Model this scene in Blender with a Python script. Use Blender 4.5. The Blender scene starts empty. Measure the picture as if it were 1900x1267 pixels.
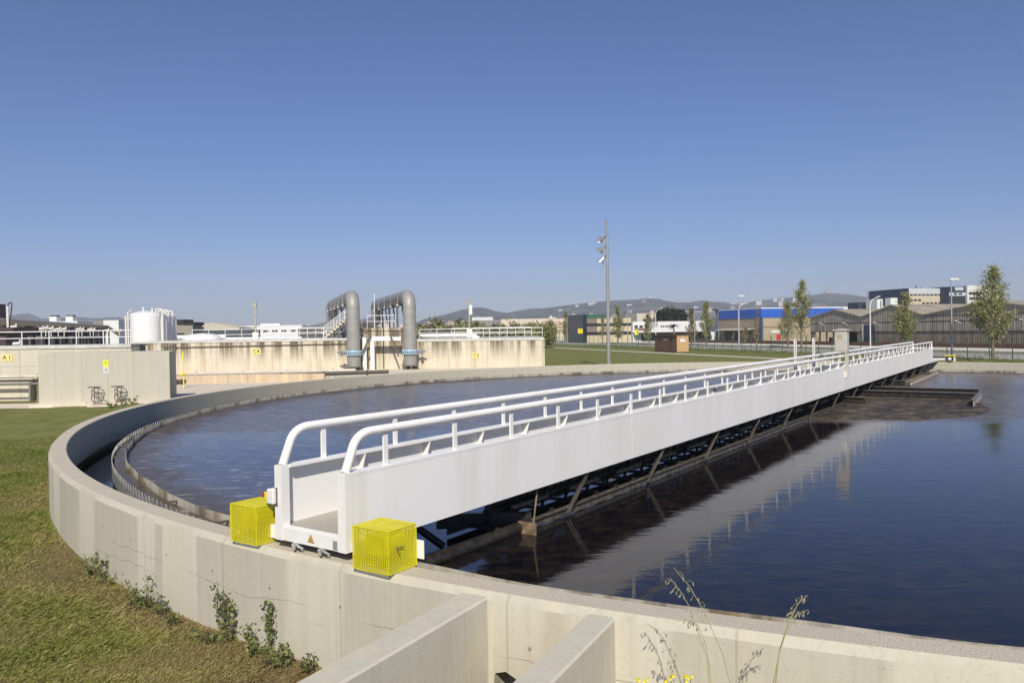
import bpy, math, random
import numpy as np
from math import sin, cos, pi, radians, atan2, hypot, sqrt
from mathutils import Vector, Matrix
random.seed(11); RNG = np.random.default_rng(5)
S = bpy.context.scene
COL = S.collection
# ------------------------------------------------------------------ camera model (photo is 1900 x 1267)
F = 1454.6; CZ = 3.7; PITCH = -0.0134; ROLL = -0.0157
cam = bpy.data.cameras.new('camera'); camo = bpy.data.objects.new('camera', cam); COL.objects.link(camo)
camo.matrix_world = Matrix.Translation((0, 0, CZ)) @ Matrix.Rotation(pi/2+PITCH, 4, 'X') @ Matrix.Rotation(ROLL, 4, 'Z')
cam.sensor_width = 36; cam.lens = F/1900*36; cam.clip_end = 9000; cam.clip_start = .1
S.camera = camo
def ray(px, py):
    u = (px-950)/F; v = -(py-633.5)/F; c, s = cos(ROLL), sin(ROLL)
    a, b = c*u-s*v, s*u+c*v; cp, sp = cos(PITCH), sin(PITCH)
    return Vector((a, cp-sp*b, sp+cp*b))
def at(px, py, y):
    d = ray(px, py); k = y/d.y; return Vector((d.x*k, y, CZ+d.z*k))
def gp(px, py, z=0.):
    d = ray(px, py); k = (z-CZ)/d.z; return Vector((d.x*k, d.y*k, z))
def X(px, y, py=610): return at(px, py, y).x
def Z(px, py, y): return at(px, py, y).z
C = Vector((12.685, 30.70, 0)); R = 26.6                     # tank centre and outer wall radius
DV = Vector((.57086, .82105, 0)); NV = Vector((.82105, -.57086, 0)); BROT = atan2(DV.y, DV.x)
A_ = Vector((-.28, .96, 0)); B_ = Vector((.96, .28, 0)); GROT = atan2(.28, .96)   # street grid on the right
FEN = Vector((47.2, 75.4, 0))                                # a point of the fence line
def street(px, b):
    """point at column px whose distance beyond the fence is b"""
    r = (px-950)/F; p = FEN+B_*b
    k = (p.x-r*p.y)/(.28+r*.96)
    return p+A_*k
# ------------------------------------------------------------------ mesh builder
class MB:
    def __init__(s): s.v = []; s.f = []; s.m = []
    def add(s, vs, fs, mi=0):
        o = len(s.v); s.v += [tuple(p) for p in vs]; s.f += [tuple(i+o for i in f) for f in fs]; s.m += [mi]*len(fs)
    def box(s, x0, x1, y0, y1, z0, z1, mi=0):
        s.add([(x0,y0,z0),(x1,y0,z0),(x1,y1,z0),(x0,y1,z0),(x0,y0,z1),(x1,y0,z1),(x1,y1,z1),(x0,y1,z1)],
              [(3,2,1,0),(4,5,6,7),(0,1,5,4),(1,2,6,5),(2,3,7,6),(3,0,4,7)], mi)
    def beam(s, p, q, w, h, up=(0,0,1), mi=0):
        p = Vector(p); q = Vector(q); d = (q-p).normalized(); up = Vector(up)
        if abs(d.dot(up)) > .99: up = Vector((1,0,0))
        a = d.cross(up).normalized()*(w/2); b = a.cross(d).normalized()*(h/2)
        s.add([p-a-b,p+a-b,p+a+b,p-a+b,q-a-b,q+a-b,q+a+b,q-a+b],
              [(0,1,2,3),(7,6,5,4),(1,0,4,5),(2,1,5,6),(3,2,6,7),(0,3,7,4)], mi)
    def tube(s, pts, r, n=10, mi=0, cap=True):
        pts = [Vector(p) for p in pts]; k = len(pts); rs = r if hasattr(r, '__len__') else [r]*k
        ref = None; vs = []
        for i, p in enumerate(pts):
            d = (pts[min(i+1,k-1)]-pts[max(i-1,0)]).normalized()
            if ref is None:
                ref = Vector((0,0,1)) if abs(d.z) < .9 else Vector((1,0,0))
            a = d.cross(ref).normalized(); b = d.cross(a).normalized(); ref = a.cross(d)
            ref = -b if False else ref
            for j in range(n):
                t = 2*pi*j/n; vs.append(p+a*(cos(t)*rs[i])+b*(sin(t)*rs[i]))
        fs = [(i*n+j, i*n+(j+1)%n, (i+1)*n+(j+1)%n, (i+1)*n+j) for i in range(k-1) for j in range(n)]
        if cap: fs += [tuple(range(n))[::-1], tuple((k-1)*n+j for j in range(n))]
        s.add(vs, fs, mi)
    def lathe(s, prof, n=32, c=(0,0,0), mi=0, axis=None):
        vs = []; k = len(prof)
        for r, z in prof:
            for j in range(n):
                t = 2*pi*j/n; vs.append(Vector((r*cos(t), r*sin(t), z)))
        if axis is not None:
            q = Vector((0,0,1)).rotation_difference(Vector(axis)); vs = [q @ v for v in vs]
        vs = [v+Vector(c) for v in vs]
        fs = [(i*n+j, i*n+(j+1)%n, (i+1)*n+(j+1)%n, (i+1)*n+j) for i in range(k-1) for j in range(n)]
        s.add(vs, fs, mi)
    def prism(s, poly, d, mi=0):
        """poly: list of 3d points, extruded by vector d"""
        d = Vector(d); n = len(poly); vs = [Vector(p) for p in poly]+[Vector(p)+d for p in poly]
        s.add(vs, [tuple(range(n))[::-1], tuple(range(n, 2*n))]+[(i,(i+1)%n,(i+1)%n+n,i+n) for i in range(n)], mi)
    def quad(s, a, b, c, d, mi=0): s.add([a,b,c,d], [(0,1,2,3)], mi)
    def build(s, name, mats, parent=None, smooth=False, bevel=0, loc=None):
        me = bpy.data.meshes.new(name); me.from_pydata(s.v, [], s.f)
        mats = mats if isinstance(mats, (list, tuple)) else [mats]
        for m in mats: me.materials.append(m)
        if len(mats) > 1: me.polygons.foreach_set('material_index', s.m)
        if smooth:
            me.polygons.foreach_set('use_smooth', [True]*len(me.polygons))
            if hasattr(me, 'set_sharp_from_angle'): me.set_sharp_from_angle(angle=radians(40))
        me.update()
        o = bpy.data.objects.new(name, me); COL.objects.link(o)
        if parent is not None: o.parent = parent
        if loc is not None: o.location = loc
        if bevel:
            b = o.modifiers.new('bevel', 'BEVEL'); b.width = bevel; b.segments = 2; b.limit_method = 'ANGLE'
        return o
def quads_mesh(name, V, mi, mats, parent=None):
    """V: (n,4,3) array of quads, mi: material index per quad"""
    n = len(V); me = bpy.data.meshes.new(name)
    me.vertices.add(n*4); me.vertices.foreach_set('co', V.reshape(-1).astype(np.float32))
    me.loops.add(n*4); me.loops.foreach_set('vertex_index', np.arange(n*4, dtype=np.int32))
    me.polygons.add(n); me.polygons.foreach_set('loop_start', np.arange(0, n*4, 4, dtype=np.int32))
    for m in mats: me.materials.append(m)
    me.polygons.foreach_set('material_index', mi.astype(np.int32)); me.update(calc_edges=True); me.validate()
    o = bpy.data.objects.new(name, me); COL.objects.link(o)
    if parent is not None: o.parent = parent
    return o
def tag(o, label=None, cat=None, group=None, kind=None):
    if label: o['label'] = label
    if cat: o['category'] = cat
    if group: o['group'] = group
    if kind: o['kind'] = kind
    return o
def thing(name, label, cat, loc=(0,0,0), rz=0, group=None):
    o = bpy.data.objects.new(name, None); COL.objects.link(o); o.location = loc; o.rotation_euler = (0,0,rz)
    o.empty_display_size = .2
    return tag(o, label, cat, group)
def dup(root, loc, rz=0, label=None, scale=1):
    kids = {}
    for o in bpy.data.objects:
        if o.parent: kids.setdefault(o.parent.name, []).append(o)
    def rec(o, par):
        c = o.copy(); COL.objects.link(c); c.parent = par
        for k in kids.get(o.name, []): rec(k, c)
        return c
    r = rec(root, None); r.location = loc; r.rotation_euler = (0,0,rz); r.scale = (scale,)*3
    if label: r['label'] = label
    return r
# ------------------------------------------------------------------ materials
class NT:
    def __init__(s, name):
        s.mat = bpy.data.materials.new(name); s.mat.use_nodes = True; s.t = s.mat.node_tree; s.t.nodes.clear()
        s.out = s.n('ShaderNodeOutputMaterial'); s.p = s.n('ShaderNodeBsdfPrincipled')
        s.t.links.new(s.p.outputs[0], s.out.inputs['Surface']); s.tc = s.n('ShaderNodeTexCoord').outputs['Object']
    def n(s, typ, **kw):
        o = s.t.nodes.new(typ)
        for k, v in kw.items(): setattr(o, k, v)
        return o
    def set(s, node, key, val):
        if hasattr(val, 'is_linked') or isinstance(val, bpy.types.NodeSocket): s.t.links.new(val, node.inputs[key])
        else: node.inputs[key].default_value = val
    def mapping(s, scale, rot=(0,0,0), loc=(0,0,0)):
        m = s.n('ShaderNodeMapping'); s.set(m, 'Vector', s.tc); m.inputs['Scale'].default_value = scale
        m.inputs['Rotation'].default_value = rot; m.inputs['Location'].default_value = loc
        return m.outputs[0]
    def noise(s, scale, detail=4, vec=None, rough=.55, dist=0):
        o = s.n('ShaderNodeTexNoise'); s.set(o, 'Vector', vec or s.tc); o.inputs['Scale'].default_value = scale
        o.inputs['Detail'].default_value = detail; o.inputs['Roughness'].default_value = rough; o.inputs['Distortion'].default_value = dist
        return o.outputs['Fac']
    def ramp(s, fac, a, b, lo=0., hi=1.):
        o = s.n('ShaderNodeMapRange'); o.interpolation_type = 'SMOOTHSTEP'; s.set(o, 'Value', fac)
        o.inputs['From Min'].default_value = a; o.inputs['From Max'].default_value = b
        o.inputs['To Min'].default_value = lo; o.inputs['To Max'].default_value = hi
        return o.outputs[0]
    def mix(s, fac, a, b, mode='MIX'):
        o = s.n('ShaderNodeMix', data_type='RGBA', blend_type=mode)
        for k, v in ((0, fac), (6, a), (7, b)):
            if isinstance(v, bpy.types.NodeSocket): s.t.links.new(v, o.inputs[k])
            else: o.inputs[k].default_value = (tuple(v)+(1,) if hasattr(v, '__len__') and len(v) == 3 else v)
        return o.outputs[2]
    def math(s, op, a, b=0., c=0.):
        o = s.n('ShaderNodeMath', operation=op)
        for i, v in enumerate((a, b, c)):
            if isinstance(v, bpy.types.NodeSocket): s.t.links.new(v, o.inputs[i])
            else: o.inputs[i].default_value = v
        return o.outputs[0]
    def sep(s, v=None):
        o = s.n('ShaderNodeSeparateXYZ'); s.set(o, 0, v or s.tc); return o.outputs
    def bump(s, h, strength=.3, dist=.02):
        o = s.n('ShaderNodeBump'); s.set(o, 'Height', h); o.inputs['Strength'].default_value = strength; o.inputs['Distance'].default_value = dist
        s.t.links.new(o.outputs[0], s.p.inputs['Normal']); return o
    def fin(s, col, rough=.7, metal=0., spec=None):
        if isinstance(col, bpy.types.NodeSocket): s.t.links.new(col, s.p.inputs['Base Color'])
        else: s.p.inputs['Base Color'].default_value = tuple(col)+(1,)
        if isinstance(rough, bpy.types.NodeSocket): s.t.links.new(rough, s.p.inputs['Roughness'])
        else: s.p.inputs['Roughness'].default_value = rough
        s.p.inputs['Metallic'].default_value = metal
        if spec is not None: s.p.inputs['Specular IOR Level'].default_value = spec
        return s.mat
def scale3(c, k): return tuple(min(1, x*k) for x in c)
def plain(name, col, rough=.55, metal=0., var=.12, ns=3., bump=0., bs=30.):
    m = NT(name); c = m.mix(m.ramp(m.noise(ns, 5), .3, .7), scale3(col, 1-var), scale3(col, 1+var))
    if bump: m.bump(m.noise(bs, 4), bump, .01)
    return m.fin(c, rough, metal)
def concrete(name, c1, c2, stain=None, top=1.2, sth=.62, joints=0, streak=1., fine=40., hj=None, cracks=False, vj=0, ys=.5, da=.85):
    m = NT(name)
    st = m.noise(2.6, 6, m.mapping((1.2*streak, 1.2*streak, .16)), .6)
    st2 = m.noise(13., 6, m.mapping((1.3, 1.3, .03)), .65)
    big = m.noise(.55, 5); f = m.noise(fine, 3); mid = m.noise(6, 4)
    c = m.mix(m.ramp(m.math('ADD', m.math('MULTIPLY', st, .6), m.math('MULTIPLY', big, .4)), .2, .8), c1, c2)
    c = m.mix(m.ramp(st2, .48, .72, 0, .4), c, scale3(c1, .84))
    c = m.mix(m.ramp(mid, .58, .75, 0, .25), c, scale3(c2, 1.12))
    c = m.mix(m.ramp(f, .60, .72, 0, .5), c, scale3(c1, .62))
    xyz = m.sep()
    if stain:
        a = m.noise(1.0, 6, m.mapping((1.1, 1.1, .025), loc=(3.1, 7.7, 0)), .65)
        g = m.ramp(m.math('ADD', xyz[2], m.math('MULTIPLY', m.noise(2.2, 3, m.mapping((1.5,1.5,.02))), 1.6)), top-1.6, top+.9)
        c = m.mix(m.math('MULTIPLY', m.math('MULTIPLY', m.ramp(a, sth-.07, sth+.07), g), da), c, stain)
        a2 = m.noise(1.7, 6, m.mapping((1.3, 1.3, .02), loc=(9.1, 2.7, 0)), .65)
        c = m.mix(m.math('MULTIPLY', m.ramp(a2, .52, .66), ys), c, (stain[0]*2.6, stain[1]*2.3, stain[2]*1.7))
    if joints:
        ang = m.math('ARCTAN2', xyz[1], xyz[0]); fr = m.math('FRACT', m.math('MULTIPLY', ang, 26.6/joints))
        j = m.math('LESS_THAN', fr, .012)
        c = m.mix(m.math('MULTIPLY', j, .32), c, scale3(c1, .45))
        w = m.math('LESS_THAN', m.math('ABSOLUTE', m.math('SUBTRACT', fr, .03)), .014)
        rr = m.math('SQRT', m.math('ADD', m.math('POWER', xyz[0], 2.), m.math('POWER', xyz[1], 2.)))
        w = m.math('MULTIPLY', w, m.math('LESS_THAN', rr, 26.4))
        c = m.mix(m.math('MULTIPLY', w, m.ramp(m.noise(5, 5, m.mapping((1,1,2.))), .52, .6, 0, .55)), c, (.62,.60,.55))
    if vj:
        fr = m.math('FRACT', m.math('MULTIPLY', m.math('ADD', xyz[0], 100.3), 1/vj))
        c = m.mix(m.math('MULTIPLY', m.math('LESS_THAN', fr, .022), .4), c, scale3(c1, .5))
    if hj:
        h = m.math('LESS_THAN', m.math('ABSOLUTE', m.math('SUBTRACT', xyz[2], hj)), .022)
        c = m.mix(m.math('MULTIPLY', h, .5), c, scale3(c1, .55))
    if cracks:
        # long horizontal hairline cracks that wander, and round formwork tie holes
        ang = m.math('MULTIPLY', m.math('ARCTAN2', xyz[1], xyz[0]), 26.6)
        wob = m.noise(.9, 4, m.mapping((.5,.5,.0)))
        for z0, amp, lo in ((.62, .55, .50), (.42, .7, .55)):
            d = m.math('ABSOLUTE', m.math('SUBTRACT', m.math('SUBTRACT', xyz[2], z0), m.math('MULTIPLY', m.math('SUBTRACT', wob, .5), amp)))
            k = m.math('MULTIPLY', m.math('LESS_THAN', d, .006), m.ramp(m.noise(.45, 2, m.mapping((1,1,0), loc=(z0*9, 0, 0))), lo-.03, lo+.03))
            c = m.mix(m.math('MULTIPLY', k, .55), c, scale3(c1, .4))
        u = m.math('SUBTRACT', m.math('FRACT', m.math('MULTIPLY', ang, 1/1.18)), .5); v = m.math('SUBTRACT', xyz[2], .74)
        d = m.math('SQRT', m.math('ADD', m.math('POWER', m.math('MULTIPLY', u, 1.18), 2.), m.math('POWER', v, 2.)))
        c = m.mix(m.math('MULTIPLY', m.math('LESS_THAN', d, .02), .7), c, scale3(c1, .35))
    m.bump(m.math('ADD', m.math('MULTIPLY', f, .5), mid), .35, .012)
    return m.fin(c, .86, 0, .3)
CON = concrete('concrete_tank', (.455,.425,.335), (.52,.49,.395), stain=(.30,.27,.19), top=1.15, joints=2.12, sth=.70, cracks=True, streak=2.2, ys=.07)
CON_TOP = NT('concrete_coping')
_f = CON_TOP.noise(55, 4, rough=.7); _b = CON_TOP.noise(2.2, 5); _g = CON_TOP.noise(160, 2)
_c = CON_TOP.mix(CON_TOP.ramp(_f, .38, .62), (.46,.395,.295), (.66,.60,.485))
_c = CON_TOP.mix(CON_TOP.ramp(_b, .45, .65, 0, .5), _c, (.50,.46,.39)); _c = CON_TOP.mix(CON_TOP.ramp(_g, .58, .66, 0, .45), _c, (.20,.16,.12))
CON_TOP.bump(_f, .7, .02); CON_TOP = CON_TOP.fin(_c, .92, 0, .2)
CON_STUB = concrete('concrete_channel', (.49,.46,.37), (.565,.535,.44), stain=(.33,.30,.21), top=1.0, sth=.70, streak=2.2, ys=.12)
CON_C = concrete('concrete_weathered', (.55,.49,.375), (.70,.64,.51), stain=(.12,.095,.058), top=2.9, sth=.51, streak=.6, fine=14, hj=2.0, vj=3.2, ys=.4, da=.95)
CON_A = concrete('concrete_pale', (.50,.46,.375), (.62,.58,.48), stain=(.26,.22,.15), top=3.0, sth=.64, streak=.75, fine=14, hj=2.0, vj=3.3, ys=.25)
CON_BOX = concrete('concrete_chamber', (.475,.445,.365), (.545,.515,.43), stain=(.34,.31,.24), top=2.8, sth=.68, vj=1.28, fine=20, ys=.10)
CON_FLAT = concrete('concrete_paving', (.58,.51,.39), (.72,.65,.52), streak=.8)
CON_KERB = plain('concrete_kerb', (.55,.54,.50), .8, ns=1.5)
WHITE = NT('white_paint'); _s = WHITE.noise(3, 6, WHITE.mapping((.55,.55,.10)), .6); _b = WHITE.noise(22, 3); _d = WHITE.noise(1.1, 5, WHITE.mapping((2.2,2.2,.05)))
_c = WHITE.mix(WHITE.ramp(_s, .38, .62), (.80,.785,.75), (.85,.84,.815)); _c = WHITE.mix(WHITE.ramp(_b, .68, .76, 0, .35), _c, (.66,.64,.60))
_c = WHITE.mix(WHITE.ramp(_d, .60, .72, 0, .28), _c, (.66,.64,.58)); WHITE.bump(WHITE.noise(.9, 3), .12, .02); WHITE = WHITE.fin(_c, .38)
WHITE2 = plain('white_coat', (.75,.75,.735), .4, var=.04)
OFFWHITE = plain('offwhite', (.68,.66,.60), .5, var=.06)
YEL = plain('yellow_mesh_paint', (.66,.60,.012), .45, var=.08)
YELSIGN = plain('yellow_sign', (.82,.66,.06), .5, var=.03); YELPALE = plain('pale_yellow_sign', (.80,.66,.22), .6, var=.05)
YELLIME = plain('yellow_lime', (.78,.82,.03), .5, var=.03)
BLACK = plain('black_print', (.02,.02,.02), .6)
STEELD = plain('dark_sludge_steel', (.032,.027,.022), .42, .2, var=.5, ns=9, bump=.5, bs=24)
STEELB = plain('dark_brown_steel', (.105,.09,.07), .5, .1, var=.45, ns=7, bump=.4, bs=30)
RUST = plain('rusty_tan_pipe', (.22,.165,.10), .6, .1, var=.4, ns=8)
GALV = plain('galvanised', (.46,.47,.46), .45, .5, var=.12)
PIPE = plain('grey_pipe', (.30,.295,.275), .5, .1, var=.12, ns=.8)
PIPE_DK = plain('grey_pipe_dark', (.19,.185,.17), .6, .1, var=.2)
LBLUE = plain('light_blue_valve', (.33,.47,.58), .45, var=.1)
STEELG = plain('green_fence', (.03,.13,.07), .5)
INOX = plain('stainless', (.56,.53,.45), .45, .15, var=.06)
GRBLK = plain('dark_gap', (.015,.015,.015), .8)
RED = plain('red_paint', (.45,.035,.03), .5)
RUBBER = plain('rubber', (.05,.045,.04), .8)
CAST = plain('cast_iron', (.12,.10,.08), .6, .3)
TRUNK = plain('bark', (.17,.14,.10), .9, var=.4, ns=20, bump=.6)
def leafm(name, c, t=.25):
    m = NT(name); m.p.inputs['Transmission Weight'].default_value = 0
    col = m.mix(m.noise(1.7, 3), scale3(c, .75), scale3(c, 1.3))
    tr = m.n('ShaderNodeBsdfTranslucent'); m.set(tr, 'Color', m.mix(.5, col, scale3(c, 1.3)))
    mx = m.n('ShaderNodeMixShader'); mx.inputs[0].default_value = t
    m.fin(col, .55, 0, .35)
    m.t.links.new(m.p.outputs[0], mx.inputs[1]); m.t.links.new(tr.outputs[0], mx.inputs[2]); m.t.links.new(mx.outputs[0], m.out.inputs['Surface'])
    return m.mat
LF = [leafm('leaf_light', (.43,.42,.19), .38), leafm('leaf_mid', (.30,.30,.10), .38), leafm('leaf_dark', (.15,.16,.05), .3)]
LF_PALE = [leafm('leaf_pale', (.30,.27,.15), .3), leafm('leaf_pale_mid', (.20,.185,.09), .3), leafm('leaf_pale_dark', (.11,.105,.05))]
LF_RED = [leafm('leaf_russet', (.38,.25,.11), .35), leafm('leaf_mid_b', (.27,.24,.095), .35), leafm('leaf_dark_b', (.14,.12,.05))]
LF_HOLM = [leafm('leaf_holm', (.055,.06,.022)), leafm('leaf_holm_mid', (.035,.042,.016)), leafm('leaf_holm_dark', (.02,.026,.011))]
LF_WEED = [leafm('weed_light', (.24,.28,.09), .3), leafm('weed_mid', (.16,.195,.06), .3), leafm('weed_dark', (.075,.075,.045))]
BL = [leafm('blade_green', (.17,.22,.036), .3), leafm('blade_olive', (.255,.25,.06), .3), leafm('blade_straw', (.42,.345,.15), .2), leafm('blade_brown', (.25,.185,.085), .2)]
STRAW = plain('oat_straw', (.35,.31,.15), .6); SPIKE = leafm('oat_spikelet', (.42,.40,.26), .3)
# ------------------------------------------------------------------ world, sun, air
W = bpy.data.worlds.new('World'); S.world = W; W.use_nodes = True
nt = W.node_tree; bg = nt.nodes['Background']; sky = nt.nodes.new('ShaderNodeTexSky'); sky.sky_type = 'NISHITA'; sky.sun_disc = False
SUN_EL = radians(40); SUN_D = Vector((.05, -1, 0)).normalized()
sky.sun_elevation = SUN_EL; sky.sun_rotation = atan2(SUN_D.x, SUN_D.y)
sky.altitude = 0; sky.air_density = 1.0; sky.dust_density = .25; sky.ozone_density = 7.5
wb = nt.nodes.new('ShaderNodeMix'); wb.data_type = 'RGBA'; wb.blend_type = 'MULTIPLY'; wb.inputs[0].default_value = 1; wb.inputs[7].default_value = (.86,.81,.97,1)   # white balance of the picture
nt.links.new(sky.outputs[0], wb.inputs[6]); nt.links.new(wb.outputs[2], bg.inputs[0]); bg.inputs[1].default_value = .092
sl = bpy.data.lights.new('sun', 'SUN'); sl.energy = 5.0; sl.angle = radians(.53); sl.color = (1, .93, .81)
so = bpy.data.objects.new('sun', sl); COL.objects.link(so)
sd = Vector((SUN_D.x*cos(SUN_EL), SUN_D.y*cos(SUN_EL), sin(SUN_EL))); so.rotation_euler = sd.to_track_quat('Z', 'Y').to_euler()
so.location = (0, -20, 40)
S.view_settings.view_transform = 'Standard'; S.view_settings.look = 'None'; S.view_settings.exposure = 0; S.view_settings.gamma = 1
# ------------------------------------------------------------------ ground
g = NT('grass_ground')
xyz = g.sep(); n1 = g.noise(.35, 5); n2 = g.noise(2.2, 5); n3 = g.noise(26, 4, rough=.7); n4 = g.noise(7, 5, g.mapping((1,2.4,1)))
near = g.ramp(xyz[1], 12, 38)
gg = g.mix(g.ramp(n2, .35, .68), (.11,.13,.03), (.19,.175,.06))
gb = g.mix(g.ramp(n4, .35, .65), (.23,.165,.08), (.16,.15,.05))
c = g.mix(g.math('MULTIPLY', g.ramp(n1, .30, .62), g.math('SUBTRACT', 1., g.math('MULTIPLY', near, .75))), gg, gb)
c = g.mix(g.math('MULTIPLY', near, .8), c, g.mix(g.ramp(n4, .3, .7), (.14,.165,.04), (.20,.21,.06)))
c = g.mix(g.ramp(n3, .45, .7, 0, .5), c, (.06,.057,.022))
c = g.mix(g.ramp(xyz[1], 200, 420), c, (.15,.14,.11))
g.bump(n3, .8, .04); GROUND = g.fin(c, .95, 0, .1)
def sheet(name, poly, z, m, label=None):
    b = MB(); b.add([(p[0], p[1], z) for p in poly], [tuple(range(len(poly)))]); o = b.build(name, m); o['kind'] = 'structure'; return o
sheet('ground', [(-3200,-60),(3200,-60),(3200,3300),(-3200,3300)], 0, GROUND)
sheet('paving', [(-75,46.5),(-13,46.5),(-9,50.5),(-1,55.2),(6.5,57.3),(3.2,80),(3.2,140),(-75,140)], .008, CON_FLAT)
sheet('footpath', [(-60,41.6),(-24.6,41.6),(-24.6,44.6),(-60,45.2)], .008, CON_FLAT)
LAWN = NT('mown_lawn'); n1 = LAWN.noise(1.3, 5, LAWN.mapping((1, .5, 1))); n2 = LAWN.noise(9, 4); n0 = LAWN.noise(.12, 3)
c = LAWN.mix(LAWN.ramp(n1, .35, .65), (.14,.16,.042), (.21,.215,.07)); c = LAWN.mix(LAWN.ramp(n2, .5, .7, 0, .6), c, (.085,.10,.03))
c = LAWN.mix(LAWN.ramp(n0, .45, .6, 0, .5), c, (.19,.175,.07)); LAWN.bump(n2, .8, .06); LAWN = LAWN.fin(c, .95, 0, .1)
def along(b, k, z=0): p = FEN+B_*b+A_*k; return Vector((p.x, p.y, z))
def strip(name, b0, b1, k0, k1, z, m): return sheet(name, [along(b0,k0)[:2], along(b1,k0)[:2], along(b1,k1)[:2], along(b0,k1)[:2]], z, m)
ASPH = plain('asphalt', (.34,.32,.28), .9, var=.12, ns=.5, bump=.3)
PAVE = plain('pavement_slabs', (.60,.55,.46), .9, var=.08, ns=.6)
VERGE = plain('verge_grass', (.125,.13,.048), .95, var=.35, ns=1.2, bump=.6, bs=8)
strip('lawn', -80, -13.2, -30, 130, .006, LAWN)
strip('garden_path', -12.4, -10.6, -60, 160, .012, PAVE)
strip('road', 4.6, 14.4, -60, 300, .010, ASPH)
strip('verge', 14.8, 21.5, -60, 300, .012, VERGE)
strip('pavement', 22.3, 32.4, -60, 300, .10, PAVE)
for nm, b0, b1 in (('road_kerb', 14.4, 14.8), ('pavement_kerb', 21.7, 22.3)):
    m = MB(); m.prism([along(b0,-60), along(b1,-60), along(b1,300), along(b0,300)], (0,0,.13)); o = m.build(nm, CON_KERB); o['kind'] = 'structure'
# hills
def hill(name, pts, y, col, back, seed):
    rng = np.random.default_rng(seed); m = MB(); rows = 7
    xs = np.interp(np.arange(len(pts)*6)/6, range(len(pts)), [p[0] for p in pts]); ys = np.interp(xs, [p[0] for p in pts], [p[1] for p in pts])
    n = len(xs); vs = []
    for r in range(rows):
        t = r/(rows-1)
        for px, py in zip(xs, ys):
            p = at(px, py, y); h = max(p.z, 1); f = sin(t*pi/2)**1.0
            vs.append((p.x*(1-.12*(1-t)), y-(1-t)*back, h*(f if r == rows-1 else f*.96)*(1+(rng.random()-.5)*.10*(1 if 0 < r < rows-1 else .04)*(1-t*.5))-1))
    m.add(vs, [(r*n+i, r*n+i+1, (r+1)*n+i+1, (r+1)*n+i) for r in range(rows-1) for i in range(n-1)])
    k = NT(name+'_scrub'); a = k.noise(.02, 6); b = k.noise(.006, 4); cc = k.mix(k.ramp(a, .4, .62), scale3(col, .35), scale3(col, 1.9))
    cc = k.mix(k.ramp(b, .58, .68, 0, .45), cc, (.30,.25,.18)); o = m.build(name, k.fin(cc, 1, 0, 0), smooth=True); o['kind'] = 'structure'; return o
hill('hills', [(760,604),(780,597),(800,589),(830,582),(860,574),(884,569.5),(900,570.5),(920,577),(940,580),(960,576),(985,572),(1010,571),(1050,566),(1100,560),(1140,557),(1180,555.5),(1207,552.5),(1250,560),(1280,560.5),(1300,557),(1330,560),(1360,563.5),(1380,562),(1420,556),(1460,552),(1490,549),(1520,545),(1535,543),(1560,547),(1590,552),(1610,556),(1650,562),(1700,565),(1800,567),(1960,572),(2150,570),(2400,577),(2700,583),(3000,590)], 2900, (.05,.055,.035), 900, 1)
hill('distant_hills', [(-60,592),(0,590),(30,589),(40,583),(52,581),(62,584),(75,590),(95,591),(110,589),(150,588),(175,590),(200,588),(222,588),(240,594),(300,600),(420,603),(520,603),(640,605),(780,606),(900,607)], 3150, (.05,.055,.045), 700, 2)
# ------------------------------------------------------------------ settling tank
tank = thing('settling_tank', 'huge round concrete settling tank full of dark water under the white bridge', 'tank', C)
N = 480
def pt(r, a, z): return (r*cos(a), r*sin(a), z)
sa, sb = Vector((-.355, 7.65, 0))-C, Vector((.79, 7.02, 0))-C
aA, aB = atan2(sa.y, sa.x), atan2(sb.y, sb.x)
def ring(mb, prof, segs=N, skip=None, mi=0):
    vs = []
    for i in range(segs):
        a = 2*pi*i/segs-pi
        for r, z in (prof(a) if callable(prof) else prof): vs.append(pt(r, a, z))
    k = len(vs)//segs
    fs = [(i*k+j, ((i+1)%segs)*k+j, ((i+1)%segs)*k+j+1, i*k+j+1) for i in range(segs) for j in range(k-1)]
    mb.add(vs, fs, mi)
def wprof(a):
    zb = -.4
    if aA+.006 < a < aB-.004: zb = .455+.02*sin(a*900)+.012*sin(a*2300)
    w = .004*sin(a*53)+.003*sin(a*131)
    return [(26.24, zb), (26.6, zb), (26.6+w*.5, 1.125+w), (26.535, 1.2)]
m = MB(); ring(m, wprof, 1440); ring(m, lambda a: [(26.24, 1.185), (26.24, .3)], 720)
m.build('wall', CON, tank, smooth=True)
m = MB(); ring(m, [(26.535, 1.2), (26.255, 1.2), (26.24, 1.185)], 720); m.build('coping', CON_TOP, tank)
for (ang, w, L) in ((aA, .31, 4.2), (aB, .27, 4.2)):
    m = MB(); d = Vector((cos(ang), sin(ang), 0)); n = Vector((-d.y, d.x, 0))
    p = d*26.57; q = d*(26.6+L); h = w/2; c = .018
    prof = lambda o: [o-n*h+Vector((0,0,-.6)), o+n*h+Vector((0,0,-.6)), o+n*h+Vector((0,0,1.155-c)), o+n*(h-c)+Vector((0,0,1.155)), o-n*(h-c)+Vector((0,0,1.155)), o-n*h+Vector((0,0,1.155-c))]
    m.prism(prof(p), q-p); m.build('channel_wall', CON_STUB, tank)
m = MB(); ring(m, [(25.30, -.3), (25.30, .56)], 360); m.build('launder_wall', STEELD, tank, smooth=True)
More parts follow.
